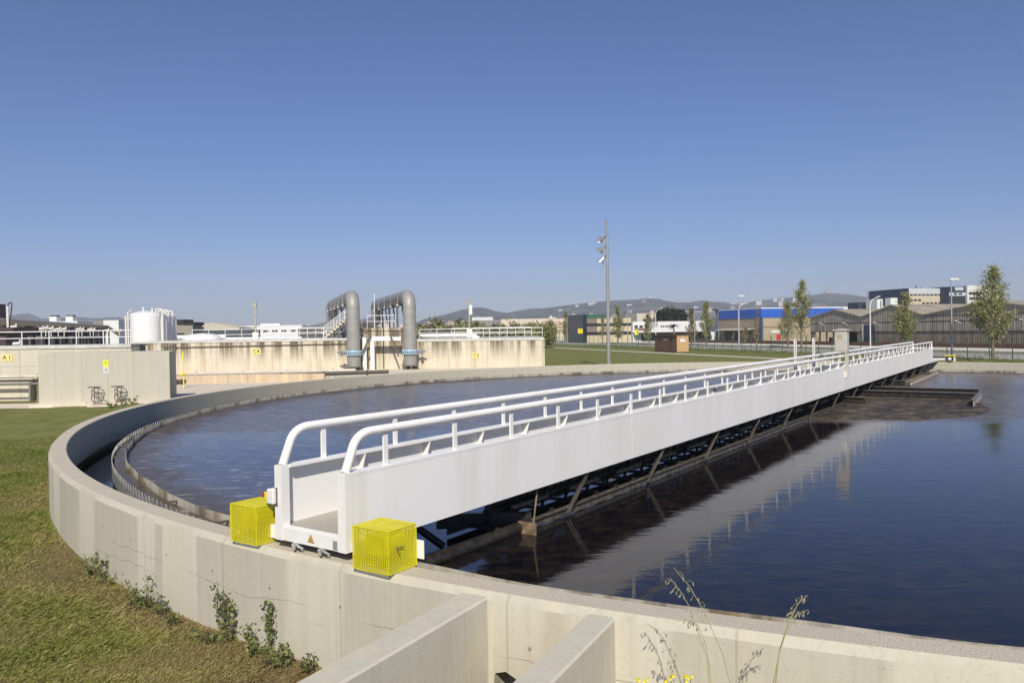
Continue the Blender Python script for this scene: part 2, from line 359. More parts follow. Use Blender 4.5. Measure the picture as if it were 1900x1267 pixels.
# saw-toothed weir plate
m = MB(); nt_ = 640; vs = []; fs = []
for i in range(nt_):
    a0 = 2*pi*i/nt_; da = 2*pi/nt_
    for f, z in ((0, .60), (.30, .745), (.62, .745), (.92, .60)):
        vs.append(pt(25.32, a0+f*da, .36)); vs.append(pt(25.32, a0+f*da, z))
k = len(vs)//2
fs = [(2*i, (2*i+2)%(2*k), (2*i+3)%(2*k), 2*i+1) for i in range(k)]
m.add(vs, fs); wp = m.build('weir_plate', plain('weir_steel', (.30,.30,.28), .5, .2, var=.25, ns=4), tank); sm = wp.modifiers.new('solid', 'SOLIDIFY'); sm.thickness = .012
BAFF = concrete('baffle_plate', (.22,.20,.16), (.40,.38,.33), stain=(.08,.065,.04), top=.7, sth=.55, streak=2)
m = MB(); ring(m, lambda a: [(25.0+.02*sin(a*23)+.012*sin(a*71), .42), (25.0+.02*sin(a*23)+.012*sin(a*71), .775+.008*sin(a*37))], 720)
bf = m.build('scum_baffle', BAFF, tank, smooth=True); sm = bf.modifiers.new('solid', 'SOLIDIFY'); sm.thickness = .02
for i in range(72):
    m = MB(); a = 2*pi*i/72+.02; d = Vector((cos(a), sin(a), 0)); m.beam(d*25.01+Vector((0,0,.70)), d*25.32+Vector((0,0,.70)), .035, .035)
    m.build('baffle_bracket', CAST, tank)
# ---- water
w = NT('tank_water'); xyz = w.sep()
t_ = w.math('ADD', w.math('MULTIPLY', xyz[0], NV.x), w.math('MULTIPLY', xyz[1], NV.y))
left = w.ramp(t_, -.6, -.2, 1, 0)
wob = w.noise(.35, 4, w.mapping((.5, 1, 1)))
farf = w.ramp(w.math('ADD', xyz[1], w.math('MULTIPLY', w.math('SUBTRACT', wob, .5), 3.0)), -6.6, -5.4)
film = w.math('MAXIMUM', left, farf)
n1 = w.noise(2.4, 4, w.mapping((.75, 1.9, 1), rot=(0,0,.12)), .55, .4); n2 = w.noise(7.5, 3, w.mapping((.8, 1.7, 1), rot=(0,0,-.1)), .5, .3); n3 = w.noise(.5, 3, w.mapping((.6, 1.4, 1)))
patch = w.ramp(n3, .35, .65, .45, 1.)
amp = w.math('MULTIPLY', w.math('ADD', w.math('SUBTRACT', 1., w.math('MULTIPLY', left, .1)), w.math('MULTIPLY', farf, 1.6)), patch)
h = w.math('MULTIPLY', w.math('ADD', w.math('MULTIPLY', n1, 1.0), w.math('MULTIPLY', n2, .32)), amp)
w.bump(h, .085, .05)
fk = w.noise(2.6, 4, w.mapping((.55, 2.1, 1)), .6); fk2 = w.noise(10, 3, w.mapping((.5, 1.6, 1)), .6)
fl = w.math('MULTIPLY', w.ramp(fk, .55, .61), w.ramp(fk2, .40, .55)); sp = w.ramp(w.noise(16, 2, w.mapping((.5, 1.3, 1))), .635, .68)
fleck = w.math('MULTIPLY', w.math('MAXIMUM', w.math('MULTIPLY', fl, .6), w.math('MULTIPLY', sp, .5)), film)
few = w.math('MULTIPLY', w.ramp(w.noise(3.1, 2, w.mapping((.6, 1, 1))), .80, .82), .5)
ringd = w.math('SQRT', w.math('ADD', w.math('POWER', xyz[0], 2.), w.math('POWER', xyz[1], 2.)))
murk = w.ramp(w.noise(.16, 4), .4, .65)
deep = w.mix(w.ramp(w.noise(3.2, 6, w.mapping((.8,1.2,1)), .7), .38, .66), (.004,.004,.008), (.020,.016,.011))
cb = w.mix(film, deep, w.mix(murk, (.030,.026,.034), (.062,.050,.046)))
# brown scum collecting along the wall
halo = w.math('MULTIPLY', w.ramp(w.math('ADD', ringd, w.math('MULTIPLY', w.noise(.9, 4, w.mapping((.6,1.3,1))), 2.2)), 6.1, 7.6, 1, 0), .8)
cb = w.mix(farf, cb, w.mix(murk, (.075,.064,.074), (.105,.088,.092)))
cb = w.mix(halo, cb, (.075,.055,.038))
edge = w.math('MULTIPLY', w.ramp(w.math('ADD', ringd, w.math('MULTIPLY', w.noise(.8, 4), 2.4)), 24.4, 26.0), w.math('MULTIPLY', film, .75))
cb = w.mix(edge, cb, (.085,.062,.04))
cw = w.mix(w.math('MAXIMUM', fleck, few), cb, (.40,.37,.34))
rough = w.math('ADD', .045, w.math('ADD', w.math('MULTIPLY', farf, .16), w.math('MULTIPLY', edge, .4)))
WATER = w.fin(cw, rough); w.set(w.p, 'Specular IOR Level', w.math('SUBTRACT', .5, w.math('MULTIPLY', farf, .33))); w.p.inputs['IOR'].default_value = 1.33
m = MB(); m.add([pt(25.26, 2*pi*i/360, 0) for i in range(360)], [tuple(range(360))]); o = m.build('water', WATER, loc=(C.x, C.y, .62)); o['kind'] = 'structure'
w2 = NT('launder_water'); w2.bump(w2.noise(5, 3), .12, .03); LW = w2.fin((.006,.006,.006), .08)
m = MB(); ring(m, [(26.25, 0), (25.29, 0)], 360); o = m.build('launder_water', LW, loc=(C.x, C.y, .12)); o['kind'] = 'structure'
# floating sludge inside the centre well
sm_ = NT('sludge'); a = sm_.noise(1.3, 6, sm_.mapping((.7,1.5,1)), .65); b = sm_.noise(9, 5, rough=.7)
c = sm_.mix(sm_.ramp(a, .35, .65), (.03,.023,.016), (.13,.10,.068)); c = sm_.mix(sm_.ramp(b, .5, .7, 0, .6), c, (.12,.098,.07)); d_ = sm_.noise(3.6, 4, sm_.mapping((.6,1.6,1)), .6); c = sm_.mix(sm_.ramp(d_, .50, .60, 0, .7), c, (.022,.017,.012)); c = sm_.mix(sm_.ramp(d_, .30, .42, .6, 0), c, (.17,.135,.095)); sm_.bump(sm_.math('ADD', b, a), 1.0, .12); SLUDGE = sm_.fin(c, .6)
m = MB(); nr, na = 34, 160; vs = []
for i in range(nr):
    for j in range(na):
        a = 2*pi*j/na; rr = 5.25*(i/(nr-1))**.8+(.0 if i < nr-1 else .12*sin(a*5)+.06*sin(a*13+1)); x, y = rr*cos(a), rr*sin(a)
        e = min(1, (5.3-rr)/.35); z = .012+e*(.05+.05*sin(x*2.3+sin(y*3.1)*1.3)*sin(y*4.7+x)+.018*sin(x*7+y*9.)+RNG.random()*.012) if i < nr-1 else -.05
        vs.append((x, y, z))
m.add(vs, [(i*na+j, i*na+(j+1)%na, (i+1)*na+(j+1)%na, (i+1)*na+j) for i in range(nr-1) for j in range(na)])
o = m.build('floating_sludge', SLUDGE, loc=(C.x, C.y, .62), smooth=True); o['kind'] = 'stuff'; tag(o, 'crusty brown sludge floating around the middle of the tank', 'sludge')
# ------------------------------------------------------------------ scraper bridge; local x runs along it, local y = -t (t to the right)
br = thing('scraper_bridge', 'long white steel scraper bridge spanning the round tank', 'bridge', C, BROT)
S0, S1 = -26.50, 22.6; GB, GT = 1.360, 2.170; RT = 2.645; TR, TL = .74, -.43
def P(s, t, z): return Vector((s, -t, z))
def bb(m, s0, s1, t0, t1, z0, z1, mi=0): m.box(s0, s1, -t1, -t0, z0, z1, mi)
bal_s = [-25.82+1.284*i for i in range(40) if -25.82+1.284*i < S1-.2]
for side in (1, -1):
    to = TR if side > 0 else TL; ti = to-side*.012
    m = MB()
    bb(m, S0+.1, S1, min(to, ti), max(to, ti), GB, GT-.03)                                    # web
    bb(m, S0+.1, S1, min(to+side*.003, to-side*.14), max(to+side*.003, to-side*.14), GT-.03, GT)   # top flange
    bb(m, S0+.1, S1, min(to, to-side*.14), max(to, to-side*.14), GB-.014, GB)                  # bottom flange
    bb(m, S0-.02, S0+.1, min(to+side*.006, to-side*.115), max(to+side*.006, to-side*.115), GB-.056, GT+.004)     # end post
    bb(m, S1, S1+.06, min(to+side*.004, to-side*.1), max(to+side*.004, to-side*.1), GB-.02, GT+.004)
    for s in bal_s:
        s += .63
        if s > S1: continue
        m.prism([P(s, ti, GT-.031), P(s, to-side*.138, GT-.031), P(s, to-side*.138, GT-.06), P(s, ti-side*.02, GT-.42), P(s, ti, GT-.42)], (.014,0,0))
    for s in (-19.5, -11.8, -4.2, 3.4, 11., 18.6):                                             # weld seams
        bb(m, s, s+.035, min(to, to+side*.0025), max(to, to+side*.0025), GB, GT-.03)
    m.build('girder', WHITE, br, bevel=.004)
    tc = to-side*.058; m = MB()
    pts = [P(S0+.05, tc, GT-.01), P(S0+.12, tc, GT+.14)]
    c0 = P(S0+.30, tc, 0); 
    p0 = P(S0+.05, tc, GT); p1 = P(S0+.235, tc, RT-.055+.0); p2 = P(S0+.62, tc, RT-.055)
    pts = [p0, p0.lerp(p1, .4), p0.lerp(p1, .62)]
    for k in range(1, 9):
        u = k/9; a, b, c = p0.lerp(p1, .62), p1, p1.lerp(p2, .62); pts.append(a*(1-u)**2+b*2*u*(1-u)+c*u*u)
    pts += [p2, P(-10, tc, RT-.055), P(5, tc, RT-.055), P(S1, tc, RT-.055)]
    m.tube(pts, .051, 16); m.tube([P(S1, tc, GT), P(S1, tc, RT-.02)], .05, 12)
    hr = m.build('handrail', WHITE, br, smooth=True)
    for s in bal_s:
        m = MB(); m.box(s-.035, s+.035, -tc-.012, -tc+.012, GT, RT-.10); m.build('baluster', WHITE, hr)
chk = NT('checker_plate'); ck = chk.n('ShaderNodeTexChecker'); chk.set(ck, 'Vector', chk.mapping((1,1,0), rot=(0,0,.78))); ck.inputs['Scale'].default_value = 22
chk.bump(ck.outputs['Fac'], .6, .01); CHK = chk.fin(chk.mix(ck.outputs['Fac'], (.30,.28,.235), (.55,.52,.45)), .5, .25)
m = MB(); bb(m, S0+.1, S1, TL+.014, TR-.014, 1.44, 1.462); m.build('deck', CHK, br)
m = MB(); bb(m, S0-.012, S0+.09, TL+.116, TR-.116, 1.305, 1.466); eb = m.build('end_beam', WHITE, br, bevel=.005)
m = MB(); x0 = S0-.0145; c = .17; zc = 1.375
tri = lambda r, x: [(x, -(c+r*cos(a)), zc+r*sin(a)) for a in (pi/2, pi/2+2*pi/3, pi/2+4*pi/3)]
m.prism(tri(.062, x0), (.0026,0,0), 1); m.prism(tri(.047, x0-.0015), (.0018,0,0), 0)
m.beam((x0-.003, -(c-.013), zc+.0), (x0-.003, -(c+.016), zc-.012), .004, .010, mi=1); m.beam((x0-.003, -(c), zc+.022), (x0-.003, -(c+.002), zc-.0), .004, .009, mi=1)
m.build('warning_sign', [plain('warn_orange', (.85,.48,.03), .5, var=.02), BLACK], eb)
m = MB(); bb(m, S0-.0165, S0-.012, .535, .605, 1.32, 1.42); m.build('cover_plate', GALV, eb)
for t in (-.10, .34):
    m = MB(); bb(m, S0-.03, S0+.05, t-.03, t+.03, 1.262, 1.304); m.tube([P(S0-.0, t+.03, 1.285), P(S0-.04, t+.085, 1.28), P(S0+.0, t+.12, 1.25)], .014, 8); m.tube([P(S0-.04, t-.02, 1.29), P(S0-.06, t+.05, 1.245)], .012, 8)
    m.build('limit_switch', GALV, eb)
# perforated guards over the drive wheels
def wheel(parent, s, t, z=1.36, r=.155):
    m = MB(); m.lathe([(r*.55,-.06),(r*.94,-.06),(r,-.045),(r,.045),(r*.94,.06),(r*.55,.06)], 28, P(s,t,z), 0, axis=(1,0,0))
    m.lathe([(.0,-.05),(r*.2,-.065),(r*.56,-.03),(r*.56,.03),(r*.2,.065),(0,.05)], 28, P(s,t,z), 1, axis=(1,0,0))
    m.build('wheel', [RUBBER, WHITE2], parent, smooth=True)
def cage(t0, t1, s0=-26.61, s1=-26.18, z0=1.214, z1=1.655, n=20):
    m = MB(); w = .0088
    def panel(o, u, v, k=n):
        o = Vector(o); u = Vector(u); v = Vector(v); nrm = u.cross(v).normalized()*.0015
        for i in range(k+1):
            f = i/k; ww = w if 0 < i < k else w*1.5
            for a, d, e in ((o+u*f, v, u.normalized()), (o+v*f, u, v.normalized())):
                e = e*ww/2; off = nrm*(1 if d is v else -1)*.5
                m.add([a-e+off, a+e+off, a+e+d+off, a-e+d+off], [(0,1,2,3)])
    ds, dt, dz = s1-s0, -(t1-t0), z1-z0
    panel(P(s0,t0,z0), (0,dt,0), (0,0,dz)); panel(P(s1,t0,z0), (0,dt,0), (0,0,dz))
    panel(P(s0,t0,z0), (ds,0,0), (0,0,dz)); panel(P(s0,t1,z0), (ds,0,0), (0,0,dz)); panel(P(s0,t0,z1), (ds,0,0), (0,dt,0))
    o = m.build('perforated_guard', YEL, br); sd_ = o.modifiers.new('solid', 'SOLIDIFY'); sd_.thickness = .0025
    m = MB(); tm = (t0+t1)/2
    bb(m, s0+.07, s1-.05, t0+.10, t1-.14, 1.36, 1.56); m.tube([P(s0+.09, tm+.1, 1.50), P(s1-.06, tm+.1, 1.50)], .075, 16)
    m.build('gear_motor', YEL, o, bevel=.012)
    wheel(o, s0+.24, tm-.03)
    m = MB(); a, b = (t0, TR) if t0 > 0 else (TL, t1)
    bb(m, s0+.20, s1+.05, min(a,b)-.0, max(a,b), 1.265, 1.42); m.build('wheel_bracket', WHITE, o, bevel=.004)
    return o
cr = cage(.95, 1.46); cl = cage(-1.16, -.67)
m = MB(); bb(m, -26.165, -26.15, 1.30, 1.55, 1.28, 1.48); m.build('wheel_bracket', WHITE, cr, bevel=.004)
m = MB(); m.tube([P(-26.50, 1.465, 1.47), P(-26.47, 1.485, 1.47), P(-26.40, 1.49, 1.465)], .005, 6); m.tube([P(-26.49, 1.475, 1.46), P(-26.45, 1.48, 1.37)], .004, 6); m.build('latch', CAST, cr)
# emergency stop
m = MB(); bb(m, S0-.07, S0+.05, TL-.09, TL+.02, 1.72, 1.895); e = m.build('emergency_stop', WHITE2, br, bevel=.012)
m = MB(); bb(m, S0-.05, S0+.03, TL-.16, TL-.09, 1.76, 1.85); m.build('button_housing', YELSIGN, e, bevel=.006)
m = MB(); m.tube([P(S0-.01, TL-.16, 1.805), P(S0-.01, TL-.20, 1.805)], .012, 12, 1); m.tube([P(S0-.01, TL-.19, 1.805), P(S0-.01, TL-.225, 1.805)], .028, 16); m.build('push_button', [RED, BLACK], e, smooth=True)
m = MB(); bb(m, S0-.023, S0-.021, TL-.0, TL+.045, 1.69, 1.91); m.build('back_plate', CAST, e)
# control cabinet with its posts
m = MB(); bb(m, -2.05, -1.68, .40, .83, 2.74, 3.52); cb_ = m.build('control_cabinet', INOX, br, bevel=.008)
m = MB(); m.prism([P(-2.10, .35, 3.521), P(-2.10, .88, 3.521), P(-1.63, .88, 3.521), P(-1.63, .35, 3.521)], (0,0,.035)); m.prism([P(-2.10,.35,3.557), P(-2.10,.88,3.557), P(-2.10,.62,3.60)], (.47,0,0)); m.build('cabinet_roof', INOX, cb_)
m = MB(); bb(m, -2.062, -2.051, .43, .80, 2.78, 3.48); m.build('door', INOX, cb_, bevel=.004)
m = MB(); bb(m, -2.066, -2.0625, .50, .66, 3.22, 3.38); m.build('name_plate', plain('brass_plate', (.42,.37,.22), .5), cb_)
for s in (-2.0, -1.72):
    m = MB(); m.box(s-.03, s+.03, -.815, -.755, 1.86, 2.739); m.build('support_post', INOX, cb_)
    m = MB(); m.box(s-.045, s+.045, -.78, -.744, 1.80, 2.02); m.build('foot_plate', WHITE, cb_)
# lifting frames on the left
for s in (-3.35, -.75):
    m = MB(); t = -.66
    m.tube([P(s-.13, t, 1.0), P(s-.13, t, 3.10)], .022, 10); m.tube([P(s+.13, t, 1.0), P(s+.13, t, 3.10)], .022, 10)
    m.tube([P(s-.13, t, 3.10), P(s-.12, t, 3.19), P(s-.06, t, 3.225), P(s+.06, t, 3.225), P(s+.12, t, 3.19), P(s+.13, t, 3.10)], .03, 10)
    m.tube([P(s, t, 1.1), P(s, t, 3.2)], .008, 8)
    for z in (1.3, 2.4): m.beam(P(s-.13, t, z), P(s+.13, t, z), .03, .05)
    m.beam(P(s, t, 1.42), P(s, TL, 1.42), .06, .06)
    m.build('lifting_frame', OFFWHITE, br, smooth=True)
m = MB(); m.tube([P(-3.2, .25, 1.62), P(-2.85, .25, 1.62)], .14, 16); m.box(-3.12,-2.9,-.33,-.17,1.478,1.60); m.build('deck_motor', plain('navy_motor', (.05,.06,.12), .5), br, smooth=True)
m = MB(); m.tube([P(-15.2, .6, 1.9), P(-14.4, .42, 2.22)], .012, 8); m.tube([P(-14.4,.42,2.2), P(-14.36,.41,2.24)], .05, 10); m.build('deck_lever', GALV, br)
# ------------ scraper hanging below
m = MB()
def lbeam(m, a, b, h=.13, w=.10):
    m.beam(a, b, .02, h); m.beam(a+Vector((0,0,h/2)), b+Vector((0,0,h/2)), w, .014)
lbeam(m, P(-22.3, .40, .70), P(22.6, .40, .70)); lbeam(m, P(-23.4, -.42, .72), P(22.6, -.42, .72))
m.build('lower_chord', STEELB, br)
for k in range(15):
    s = -21.35+3.08*k
    if s > 22: break
    m = MB(); top = P(s+.25, TR-.05, GB-.015); bot = P(s, .43, .68)
    m.beam(bot, top, .085, .014); m.beam(bot+Vector((.05,0,0)), top+Vector((.05,0,0)), .012, .06); m.build('brace', STEELB, br)
    if s > 1.5:
        for ds in (.8, 1.9): 
            m = MB(); m.beam(P(s+ds, .3, .62), P(s+ds, .55, GB), .06, .06); m.build('hanger', STEELB, br)
m = MB()
for i in range(61):
    s = -23.2+.75*i
    m.beam(P(s, -.42, .80), P(s, .40, .80), .05, .06)
    m.beam(P(s, .30, 1.25), P(s+.1, .10, .75), .035, .05)
    if i % 4 == 1: m.beam(P(s, .1, .74), P(s+1.1, -.42, 1.34), .05, .05); m.beam(P(s+.2, .45, 1.36), P(s+.5, .05, 1.0), .12, .02)
    if i % 2: m.beam(P(s, -.42, .72), P(s, -.28, GB), .05, .05)
lbeam(m, P(-23.2, .32, 1.28), P(22, .32, 1.28), .09, .07)
for s in (-23.6,): m.beam(P(s, -.45, .90), P(s+1.2, .42, .80), .07, .22)
m.build('scraper_frame', STEELD, br)
m = MB(); rn = random.Random(4)
for (t, z, r) in ((.16, 1.13, .062), (-.12, 1.2, .07), (.02, .96, .07)):
    m.tube([P(-23.0, t, z), P(22.2, t, z)], r, 12)
    for i in range(120):
        s = -23+rn.random()*45; m.tube([P(s, t, z), P(s+.06+rn.random()*.1, t, z)], r*1.35, 10)
for i in range(420):     # caked lumps along the top of the frame
    s = -23+rn.random()*45; t = .05+rn.random()*.4; z = 1.15+rn.random()*.2; q = .02+rn.random()*.035
    m.lathe([(0,-q),(q,-q*.3),(q*.8,q*.5),(0,q)], 5, P(s, t, z), 0)
m.build('sludge_pipe', STEELD, br, smooth=True)
m = MB()
for i in range(26):
    m = MB(); s = -22.6+1.75*i; m.tube([P(s, .22, .985), P(s+1.0, .22, .985)], .034, 10); m.tube([P(s+.2, .20, 1.20), P(s+.9, .20, 1.20)], .028, 10)
    m.build('return_pipe', RUST, br, smooth=True)
m = MB(); m.tube([P(-25.9, .30, .70), P(-24.4, .32, .69), P(-22.5, .32, .69)], .10, 14); m.tube([P(-24.1, .1, .72), P(-24.5, -.5, 1.25), P(-24.55, -.6, 1.42)], .055, 12); m.tube([P(-25.6,.1,.66), P(-25.3,-.6,.70), P(-24.9,-.9,1.3)], .06, 12)
m.build('suction_arm', STEELD, br, smooth=True)
m = MB(); m.box(-22.62,-22.60,-.66,-.30,.60,.80); m.box(-22.75,-22.72,-.36,-.16,.60,.72); m.build('scraper_blade', RUST, br)
m = MB(); m.tube([P(-22.59, .60, .8), P(-22.55, .66, GB)], .014, 8); m.build('blade_rod', RUST, br)
# grating bay in the far half
m = MB()
for i in range(14): m.beam(P(13+.5*i, -.3, .70), P(13+.5*i, .95, .70), .10, .02)
m.build('grating', plain('scum_grating', (.20,.17,.13), .7, var=.4), br)
m = MB(); m.beam(P(11.5, 1.05, .70), P(22.3, 1.05, .70), .10, .12); m.build('edge_beam', plain('pale_beam', (.36,.31,.25), .6), br)
TFL = plain('trough_flange_highlight', (.15,.14,.12), .45, .1, var=.3)  # lighter than the webs: highlight lines of the beams put into the colour
# scum troughs sticking out at the centre
def trough(name, s0, t0, s1, t1, z0=.72, z1=1.0, mat=STEELD):
    m = MB(); a = P(s0, t0, 0); b = P(s1, t1, 0); d = (b-a).normalized(); n = Vector((-d.y, d.x, 0))
    zz = lambda p, z: Vector((p.x, p.y, z))
    m.beam(zz(a, (z0+z1)/2), zz(b, (z0+z1)/2), .018, z1-z0)
    for z in (z0, z1): m.beam(zz(a, z), zz(b, z), .15, .022, mi=1)
    return m.build(name, [mat, TFL], br)
trough('scum_trough', 5.0, -.2, 5.0, 4.46); trough('scum_trough', 2.75, -.2, 2.75, 4.52); trough('scum_trough', -.7, .2, -.7, 1.18); trough('scum_trough', 9.6, 0, 9.6, 1.05)
trough('scum_trough', .5, 4.60, 4.95, 4.55, .66, .94, plain('sunlit_end_beam', (.33,.30,.26), .5))  # end beam paler than the others, its sunlit look put into the colour
# far end carriage
m = MB(); bb(m, S1+.06, 26.5, TL, TR, 1.33, 1.44); bb(m, 26.25, 26.45, -.9, 1.5, 1.33, 1.45); m.build('far_carriage', WHITE, br)
for t in (-.75, 1.32):
    o = MB(); bb(o, 26.12, 26.62, t-.30, t+.24, 1.60, 1.64); bb(o, 26.6, 26.64, t-.26, t+.26, 1.25, 1.66); o = o.build('wheel_cover', YEL, br)
    wheel(o, 26.22, t, 1.42, .22)
    m = MB(); bb(m, 26.15, 26.3, t+.25, t+.33, 1.24, 1.5); m.build('scraper_bracket', WHITE, o)
# ------------------------------------------------------------------ concrete chamber with valves
bl, brt = Vector((-25.6, 42.3, 0)), Vector((-20.25, 46.4, 0))
crz = .30
cw = 6.55
bx = thing('concrete_chamber', 'pale concrete box chamber standing in the grass left of the round tank', 'chamber', bl, crz)
m = MB(); m.box(0, cw, 0, 3.2, 0, 2.86); m.build('wall', CON_BOX, bx, bevel=.03)
m = MB(); m.box(-.35, cw*.36, -.55, 3.3, -.02, .16); m.box(cw*.32, cw*.66, -.75, -.02, -.02, .12); m.box(cw*.40, cw*.60, -1.5, -.75, -.02, .10); m.box(cw*.66, cw+.1, -.3, -.02, -.02, .08); m.build('footing', CON_FLAT, bx, bevel=.02)
m = MB(); m.box(cw*.43, cw*.575, -1.38, -.86, .10, .112); m.build('rusty_hatch', plain('rust_hatch', (.13,.075,.06), .8, var=.3), bx)
dx = cw*.485
ss = thing('warning_sign', 'small yellow and white warning sign fixed to the front of the concrete chamber', 'sign', bl+Matrix.Rotation(crz,3,'Z') @ Vector((dx, -.012, 1.72)), crz)
m = MB(); m.box(0, .26, -.006, 0, .36, .72); m.build('yellow_panel', YELLIME, ss)
m = MB(); m.box(0, .26, -.006, 0, 0, .355); m.build('white_panel', WHITE2, ss)
m = MB()
for z, wd in ((.62,.17),(.56,.12),(.47,.16)): m.box(.13-wd/2, .13+wd/2, -.0085, -.0062, z, z+.02)
def triangle(m, cx, cz, r, y, mi=0, inner=.62, dy=.003):
    o = [(cx+r*cos(a), y, cz+r*sin(a)) for a in (pi/2, pi/2+2*pi/3, pi/2+4*pi/3)]; i = [(cx+r*inner*cos(a), y, cz+r*inner*sin(a)) for a in (pi/2, pi/2+2*pi/3, pi/2+4*pi/3)]
    for k in range(3): q = (k+1)%3; m.prism([o[k], o[q], i[q], i[k]], (0,-dy,0), mi)
triangle(m, .13, .20, .12, -.0062); m.box(.122, .138, -.0085, -.0062, .175, .235); m.box(.07,.19,-.0085,-.0062,.05,.07); m.build('lettering', BLACK, ss)
def valve(fx, label, rot0):
    v = thing('handwheel_valve', label, 'valve', bl+Matrix.Rotation(crz,3,'Z') @ Vector((fx*cw, -.42, .12)), crz, 'handwheel valves in front of the chamber')
    m = MB(); m.tube([(0,0,0),(0,0,.86)], .02, 10); m.tube([(0,0,0),(0,0,.06)], .07, 12); m.build('stem', CAST, v, smooth=True)
    m = MB(); k = 28; m.tube([(.32*cos(2*pi*i/k), .32*sin(2*pi*i/k), .88) for i in range(k+1)], .02, 8)
    for i in range(5): a = 2*pi*i/5; m.tube([(0,0,.87),(.31*cos(a), .31*sin(a), .88)], .02, 6)
    m.build('top_wheel', CAST, v, smooth=True)
    m = MB(); cx, cy, cz = .16, -.12, .31
    m.tube([(cx+.30*cos(2*pi*i/k), cy, cz+.30*sin(2*pi*i/k)) for i in range(k+1)], .022, 8)
    for i in range(5): a = 2*pi*i/5+rot0; m.tube([(cx,cy,cz),(cx+.29*cos(a), cy, cz+.29*sin(a))], .017, 6)
    m.tube([(cx,cy-.03,cz),(cx,.1,cz)], .035, 10); m.build('side_wheel', CAST, v, smooth=True)
valve(.425, 'rusty handwheel valve below and left of the yellow sign', .6); valve(.60, 'rusty handwheel valve below and right of the yellow sign', .35)
# ------------------------------------------------------------------ biological reactor walls
FONT = None
def text_mesh(txt, size, mat, parent, loc, name='lettering', rot=(pi/2,0,0), depth=.004):
    cu = bpy.data.curves.new('txt', 'FONT'); cu.body = txt; cu.size = size; cu.extrude = depth; cu.align_x = 'CENTER'; cu.align_y = 'CENTER'; cu.offset = size*.012
    o = bpy.data.objects.new('txt', cu); COL.objects.link(o); dg = bpy.context.evaluated_depsgraph_get(); me = bpy.data.meshes.new_from_object(o.evaluated_get(dg))
    bpy.data.objects.remove(o); bpy.data.curves.remove(cu); me.name = name; me.materials.clear(); me.materials.append(mat)
    t = bpy.data.objects.new(name, me); COL.objects.link(t); t.parent = parent; t.location = loc; t.rotation_euler = rot; return t
def plate_sign(txt, px, py, y, w, h, label):
    p = at(px, py, y); s = thing('wall_sign', label, 'sign', (p.x, p.y, p.z), 0, 'yellow tank number signs')
    m = MB(); m.box(-w/2, w/2, -.01, 0, -h/2, h/2); m.build('plate', YELPALE, s); text_mesh(txt, h*.86, BLACK, s, (0, -.0125, 0))
def railing(name, label, x0, x1, y, z, h=.95, sp=1.75, mat=None, ret=0):
    r = thing(name, label, 'railing', (x0, y, z)); mat = mat or WHITE2; L = x1-x0; n = max(2, round(L/sp)+1)
    m = MB(); m.tube([(0,0,h),(L,0,h)], .032, 8); m.build('top_rail', mat, r); m = MB(); m.tube([(0,0,h*.52),(L,0,h*.52)], .028, 8); m.build('mid_rail', mat, r)
    for i in range(n):
        m = MB(); x = L*i/(n-1); m.tube([(x,0,0),(x,0,h)], .03, 8); m.build('post', mat, r)
    return r
def tankwall(name, label, x0, x1, y, d, h, m_, kerb=.22):
    t = thing(name, label, 'tank wall', (x0, y, 0)); L = x1-x0
    m = MB(); m.box(0, L, 0, d, -.2, h-kerb); m.build('wall', m_, t)
    m = MB(); m.box(-.0, L, -.06, d, h-kerb, h); m.build('kerb', CON_KERB, t); return t
xA1 = X(243, 48); ZA = 3.28
ta = tankwall('reactor_tank', 'pale concrete reactor wall marked A 1 behind the chamber at far left', -52, xA1, 48, 1.2, ZA, CON_A)
plate_sign('A 1', 13, 663.5, 47.98, .66, .42, 'yellow sign lettered A 1 on the pale wall at far left')
railing('railing', 'white tube railing on top of the wall marked A 1', -51.8, xA1-.1, 48.15, ZA, .83, 1.65)
m = MB(); m.box(xA1+.03, xA1+.5, 48, 48.8, 2.66, 3.16); m.box(xA1-.05, xA1+.55, 47.95, 48.9, 3.17, 3.25)
tag(m.build('cable_box', plain('grey_box', (.13,.125,.11), .7)), 'grey box bracketed to the end of the wall marked A 1', 'box')
X0, X1, X2, X3 = X(246, 80), X(668, 80), X(748, 80), X(1010, 80)
t4 = tankwall('reactor_tank', 'stained concrete reactor wall marked C4 left of the big pipes', X0, X1-.05, 80, 26, 3.22, CON_C)
t3 = tankwall('reactor_tank', 'stained concrete reactor wall marked C3 right of the big pipes', X2+.02, X3, 80.1, 26, 2.97, CON_C)
tm = thing('reactor_tower', 'raised concrete block between the two big grey pipes', 'concrete block', (X1, 80.6, 0)); m = MB(); m.box(0, X2-X1, 0, 8, -.1, 3.95); m.box(-.1, X2-X1+.15, -.1, 8.1, 3.95, 4.25); m.build('wall', CON_C, tm)
plate_sign('C4', 475.5, 652, 79.97, .86, .62, 'yellow sign lettered C4 on the stained wall left of the pipes')
plate_sign('C3', 883.5, 659.5, 80.07, .80, .56, 'yellow sign lettered C3 on the stained wall right of the pipes')
railing('railing', 'white railing along the front of the wall marked C4', X0+6, X(600,80), 80.2, 3.22, 1.08, 1.78)
railing('railing', 'white railing across the far side of the wall marked C4', X0+10, X(600,80), 92, 3.35, 1.08, 2.1)
railing('railing', 'white railing along the front of the wall marked C3', X2+1.6, X3-.2, 80.25, 2.97, 1.02, 1.76)
railing('railing', 'white railing across the far side of the wall marked C3', X2+4, X3-1, 92, 3.1, 1.02, 1.9)
railing('railing', 'white railing on top of the concrete block between the pipes', X1+.6, X2-.9, 80.8, 4.25, 1.25, .72)
